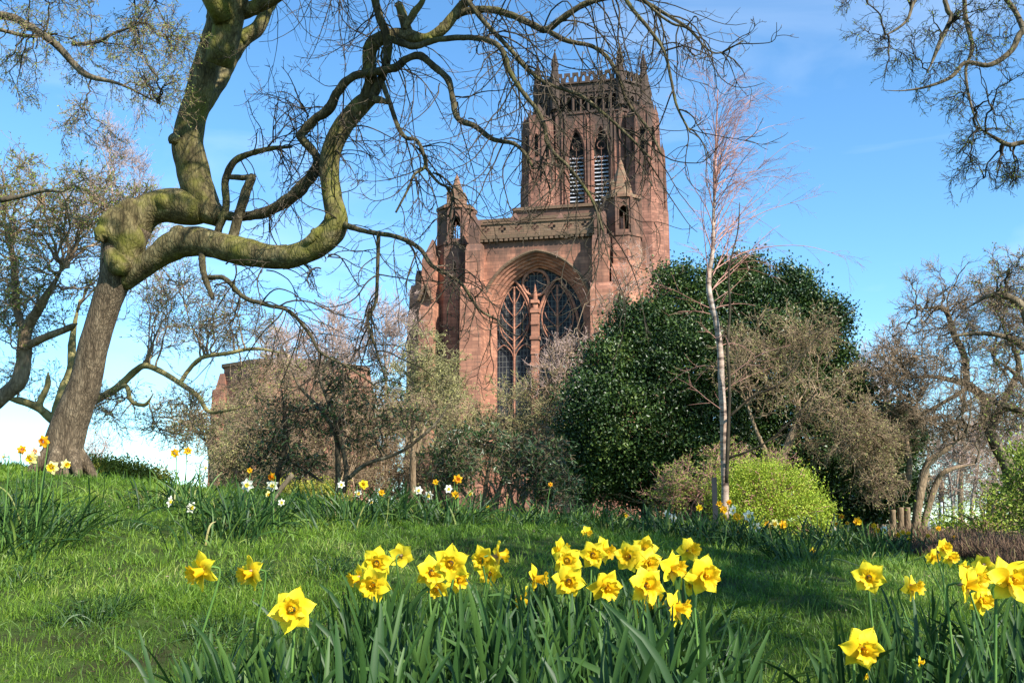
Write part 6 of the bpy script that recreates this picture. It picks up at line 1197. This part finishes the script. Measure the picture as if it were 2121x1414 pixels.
# grass -------------------------------------------------------------------
def grass(n, y0, y1, l0, l1, w0, seed):
    r = np.random.default_rng(seed); yy = y0 + (y1 - y0) * r.random(n) ** 1.15; xx = (r.random(n) * 2 - 1) * (yy * .56 + .35)
    nz_ = np.sin(xx * 3.1 + 1.3 * np.sin(yy * 2.3)) * np.sin(yy * 2.7 + np.sin(xx * 1.9)) + .6 * np.sin(xx * 7.3 + yy * 3.1) * np.sin(yy * 6.7 - xx * 2)
    keep = r.random(n) < np.clip(.70 + .55 * nz_, .07, 1); xx, yy, nz_ = xx[keep], yy[keep], nz_[keep]; n = len(xx)
    nc = n // 26; cx = (r.random(nc) * 2 - 1); cyy = y0 + (y1 - y0) * r.random(nc) ** 1.15; cx = cx * (cyy * .56 + .35); ci = r.integers(0, nc, n); use = r.random(n) < .55; off = r.normal(size=(n, 2)) * .028
    xx = np.where(use, cx[ci] + off[:, 0], xx); yy = np.where(use, cyy[ci] + off[:, 1], yy); csz = r.uniform(.6, 1.5, nc)[ci]; crn = r.random(nc)[ci]
    P0 = np.stack([xx, yy, gz(xx, yy) - .004], 1); L = (l0 + (l1 - l0) * r.random(n) ** 2.2) * (1 + .55 * np.clip(nz_, -.6, 1)) * np.where(use, csz, .8)
    la = np.where(use, np.arctan2(off[:, 1], off[:, 0]) + r.normal(size=n) * .5, r.uniform(0, 6.28, n)); lean = np.abs(r.normal(size=n)) * .55 + .12; h = np.stack([np.cos(la), np.sin(la)], 1)
    t = np.array([0, .4, .75, 1.0])[None]; hz = lean[:, None] * t ** 1.6; up_ = t * (1 - .35 * np.clip(lean[:, None], 0, 1.5) * t)
    pts = np.empty((n, 4, 3)); pts[:, :, :2] = P0[:, None, :2] + h[:, None] * (hz * L[:, None])[..., None]; pts[:, :, 2] = P0[:, 2:3] + up_ * L[:, None]
    wd = w0 * (yy[:, None] / 4) ** .75 * r.uniform(.6, 1.3, (n, 1)) * np.array([[1, .9, .6, .08]])
    V, F = ribbons(pts, wd, r.normal(size=(n, 3)) * np.array([1, 1, .1])); return V, F, np.repeat(np.where(use, crn * .6 + r.random(n) * .4, r.random(n)), 8)
G = Geo()
for (n, y0, y1, a, b, w, sd_) in ((230000, 1.2, 5.4, .015, .072, .0027, 1), (210000, 4.8, 10.5, .018, .072, .0032, 2), (45000, 9.5, 17, .03, .09, .0045, 3)):
    V, F, rn = grass(n, y0, y1, a, b, w, sd_); G.add(V, F, rnd=rn)
gr = link("grass", G.mesh("grass", MAT['grass'], True)); tag(gr, "short green lawn grass covering the whole bank", "grass", kind="stuff")
# leaf litter
n = 1500; yy = rng.uniform(2.5, 10, n); xx = (rng.random(n) * 2 - 1) * (yy * .56); p = np.stack([xx, yy, gz(xx, yy) + rng.uniform(.004, .03, n)], 1)
V, F, rn = leaves(p, rng.normal(size=(n, 3)) * np.array([1, 1, .25]), rng.normal(size=(n, 3)) * .5 + np.array([0, 0, 1]), rng.uniform(.008, .026, n), rng.uniform(.004, .012, n), .4)
MAT['litter'] = leaf_mat("dead_leaf", [(0, (.07, .04, .025)), (.6, (.18, .12, .075)), (1, (.32, .25, .17))], rough=.8, trans=.1)
tag(link("leaf_litter", make_mesh("leaf_litter", V, F, MAT['litter'], False, {"rnd": rn})), "scattered brown dead leaf scraps in the lawn", "leaf litter", kind="stuff")
# brown heather at the right edge
n = 22000; c = gpt(2110, 8.8); c2 = gpt(1990, 9.6)
xx = rng.uniform(gpt(1935, 9.5)[0], gpt(2300, 9)[0], n); yy = rng.uniform(8.3, 12, n); xx = np.maximum(xx, gpt(1935, 9.5)[0] + (yy - 8.3) * .12 + .18 * np.sin(yy * 3)); hh = .20 * rng.uniform(.4, 1.4, n) * (.6 + .5 * np.clip((xx - xx.min()) / .5, 0, 1)) * rng.uniform(.5, 1.1, n)
P0 = np.stack([xx, yy, gz(xx, yy)], 1); pts, _ = grow(P0, np.stack([rng.normal(size=n) * .3, rng.normal(size=n) * .3, np.ones(n)], 1), hh, np.ones(n), 4, .12)
V, F = ribbons(pts, np.full((n, 5), .0045), rng.normal(size=(n, 3))); MAT['heath'] = leaf_mat("brown_heather", [(0, (.04, .02, .014)), (.6, (.13, .075, .045)), (.9, (.24, .15, .08)), (1, (.16, .18, .05))], rough=.85, trans=.1)
o = link("brown_heather", make_mesh("brown_heather", V - c, F, MAT['heath'], True, {"rnd": np.repeat(rng.random(n), 10)}), loc=c); tag(o, "low mass of reddish-brown heather at the right edge", "heather", kind="stuff")

# ------------------------------------------------------------------ posts, stake, person
b = gpt(1483, 11.7); G = Geo(); h = P(1483, 988, 11.7)[2] - b[2]
V = []; pr = [(-.03, 0), (.03, 0), (.03, .006), (.004, .006), (.004, .05), (-.004, .05), (-.004, .006), (-.03, .006)]
V = [(x, y, z) for z in (-.1, h) for x, y in pr]; k = len(pr); G.add(np.array(V) + b, [np.array([(i, (i + 1) % k, k + (i + 1) % k, k + i) for i in range(k)]), np.array([list(range(k, 2 * k))])])
o = link("metal_post", make_mesh("metal_post", G.verts() - b, G.faces(), MAT['darksteel'], False), loc=b); tag(o, "dark grey angle-iron post standing just left of the birch foot", "post")
b = gpt(1925, 21); root = empty("braced_post", b); tag(root, "pale grey metal post with a slanting brace behind the multi-stemmed tree", "post")
for nm, A, Bq, r_ in (("upright", (1924, 1115), (1924, 1058), .045), ("brace", (1945, 1100), (1926, 1066), .022)):
    p = np.array([P(A[0], A[1], 21), P(Bq[0], Bq[1], 21)]); V, F = tubes(p[None], np.full((1, 2), r_), 8); wpart(root, nm, V, F, MAT['steel'], False)
p = np.array([P(1951, 1100, 26), P(1950, 1040, 26)]); b = p[0]; V, F = tubes(p[None], np.full((1, 2), .03), 8); o = link("metal_pole", make_mesh("metal_pole", V - b, F, MAT['steel'], True), loc=b); tag(o, "thin pale pole standing right of the braced grey post", "pole")
p, r = limb([(566, 1035, 5, 8.2), (585, 1008, 5, 8.25), (606, 983, 5.5, 8.3)], 10); b = p[0].copy(); b[2] = float(gz(b[0], b[1])); p[0][2] = b[2] - .03; V, F = tubes(p[None], r[None], 9, .08); o = link("wooden_stake", make_mesh("wooden_stake", V - b, F, MAT['greybark'], True), loc=b); tag(o, "short dark broken branch leaning right out of a daffodil clump", "branch")
p, r = limb([(1022, 1100, 1.5, 8.2), (1028, 1060, 1.5, 8.2), (1020, 1010, 1.2, 8.2)], 8)
def person():
    y = 35.0; x = P(1721, 1088, y)[0]; g = -1.03; b = np.array([x, y, g]); root = empty("person", b, 0); tag(root, "person in a pale grey-lilac coat walking on the path, facing the camera", "person")
    def skin(name, verts, edges, radii, mat, sub=2):
        me = bpy.data.meshes.new(name); me.from_pydata(verts, edges, []); o = link(name, me, root); me.materials.append(mat)
        m = o.modifiers.new("skin", 'SKIN'); 
        for i, rr in enumerate(radii): me.skin_vertices[0].data[i].radius = (rr, rr)
        me.skin_vertices[0].data[0].use_root = True
        s = o.modifiers.new("sub", 'SUBSURF'); s.levels = sub; s.render_levels = sub; return o
    sk = noise_mat("skin", [(0.3, (.55, .30, .22)), (.7, (.68, .40, .31))], scale=8, rough=.55); coat = noise_mat("lilac_grey_coat", [(.3, (.25, .23, .28)), (.7, (.36, .33, .38))], scale=14, rough=.85); tro = noise_mat("dark_trousers", [(.3, (.02, .022, .03)), (.7, (.04, .04, .05))], scale=14, rough=.9); hair = noise_mat("brown_hair", [(.3, (.05, .03, .02)), (.7, (.12, .08, .05))], scale=30, rough=.7)
    V = [(0, 0, .95), (0, 0, 1.15), (0, .01, 1.36), (0, 0, 1.46), (0, -.01, 1.52), (0, -.01, 1.62), (0, -.005, 1.69),
         (.10, 0, .88), (.11, -.10, .50), (.11, -.10, .10), (.11, -.22, .05), (-.10, 0, .88), (-.11, .10, .50), (-.11, .18, .12), (-.11, .08, .05),
         (.19, 0, 1.38), (.24, .05, 1.12), (.25, -.05, .88), (.25, -.08, .80), (-.19, 0, 1.38), (-.24, -.05, 1.12), (-.25, -.12, .90), (-.25, -.15, .82)]
    E = [(0, 1), (1, 2), (2, 3), (3, 4), (4, 5), (5, 6), (0, 7), (7, 8), (8, 9), (9, 10), (0, 11), (11, 12), (12, 13), (13, 14), (2, 15), (15, 16), (16, 17), (17, 18), (2, 19), (19, 20), (20, 21), (21, 22)]
    Rr = [.13, .12, .13, .055, .05, .085, .07, .09, .06, .045, .04, .09, .06, .045, .04, .06, .042, .033, .035, .06, .042, .033, .035]
    skin("body", V, E, Rr, sk)
    skin("coat", [(0, 0, .80), (0, 0, 1.0), (0, 0, 1.2), (0, .01, 1.37), (.19, 0, 1.385), (.245, .05, 1.12), (.25, -.04, .92), (-.19, 0, 1.385), (-.245, -.05, 1.12), (-.25, -.11, .93), (0, 0, 1.44)],
         [(0, 1), (1, 2), (2, 3), (3, 4), (4, 5), (5, 6), (3, 7), (7, 8), (8, 9), (3, 10)], [.19, .165, .155, .15, .078, .056, .05, .078, .056, .05, .075], coat)
    skin("trousers", [(0, 0, .93), (.10, 0, .84), (.11, -.10, .50), (.11, -.10, .13), (-.10, 0, .84), (-.11, .10, .50), (-.11, .18, .15)], [(0, 1), (1, 2), (2, 3), (0, 4), (4, 5), (5, 6)], [.14, .105, .075, .062, .105, .075, .062], tro)
    skin("hair", [(0, .03, 1.73), (0, .055, 1.66), (0, .06, 1.58), (.05, .03, 1.67), (-.05, .03, 1.67)], [(0, 1), (1, 2), (1, 3), (1, 4)], [.07, .075, .055, .05, .05], hair)
    G = Geo()
    for sx in (-1, 1):
        V_, F_ = tubes(np.array([[(sx * .03, -.085, 1.625), (sx * .03, -.10, 1.625)]]), np.array([[.012, .008]]), 8); G.add(V_, F_)
    G.add(*tubes(np.array([[(-.025, -.088, 1.565), (0, -.097, 1.563), (.025, -.088, 1.565)]]), np.array([[.004, .007, .004]]), 6)); link("eyes_and_mouth", G.mesh("eyes_and_mouth", hair, True), root)
    V_, F_ = tubes(np.array([[(0, -.085, 1.625), (0, -.108, 1.595), (0, -.09, 1.585)]]), np.array([[.009, .016, .008]]), 8); link("nose", make_mesh("nose", V_, F_, sk, True), root)
person()
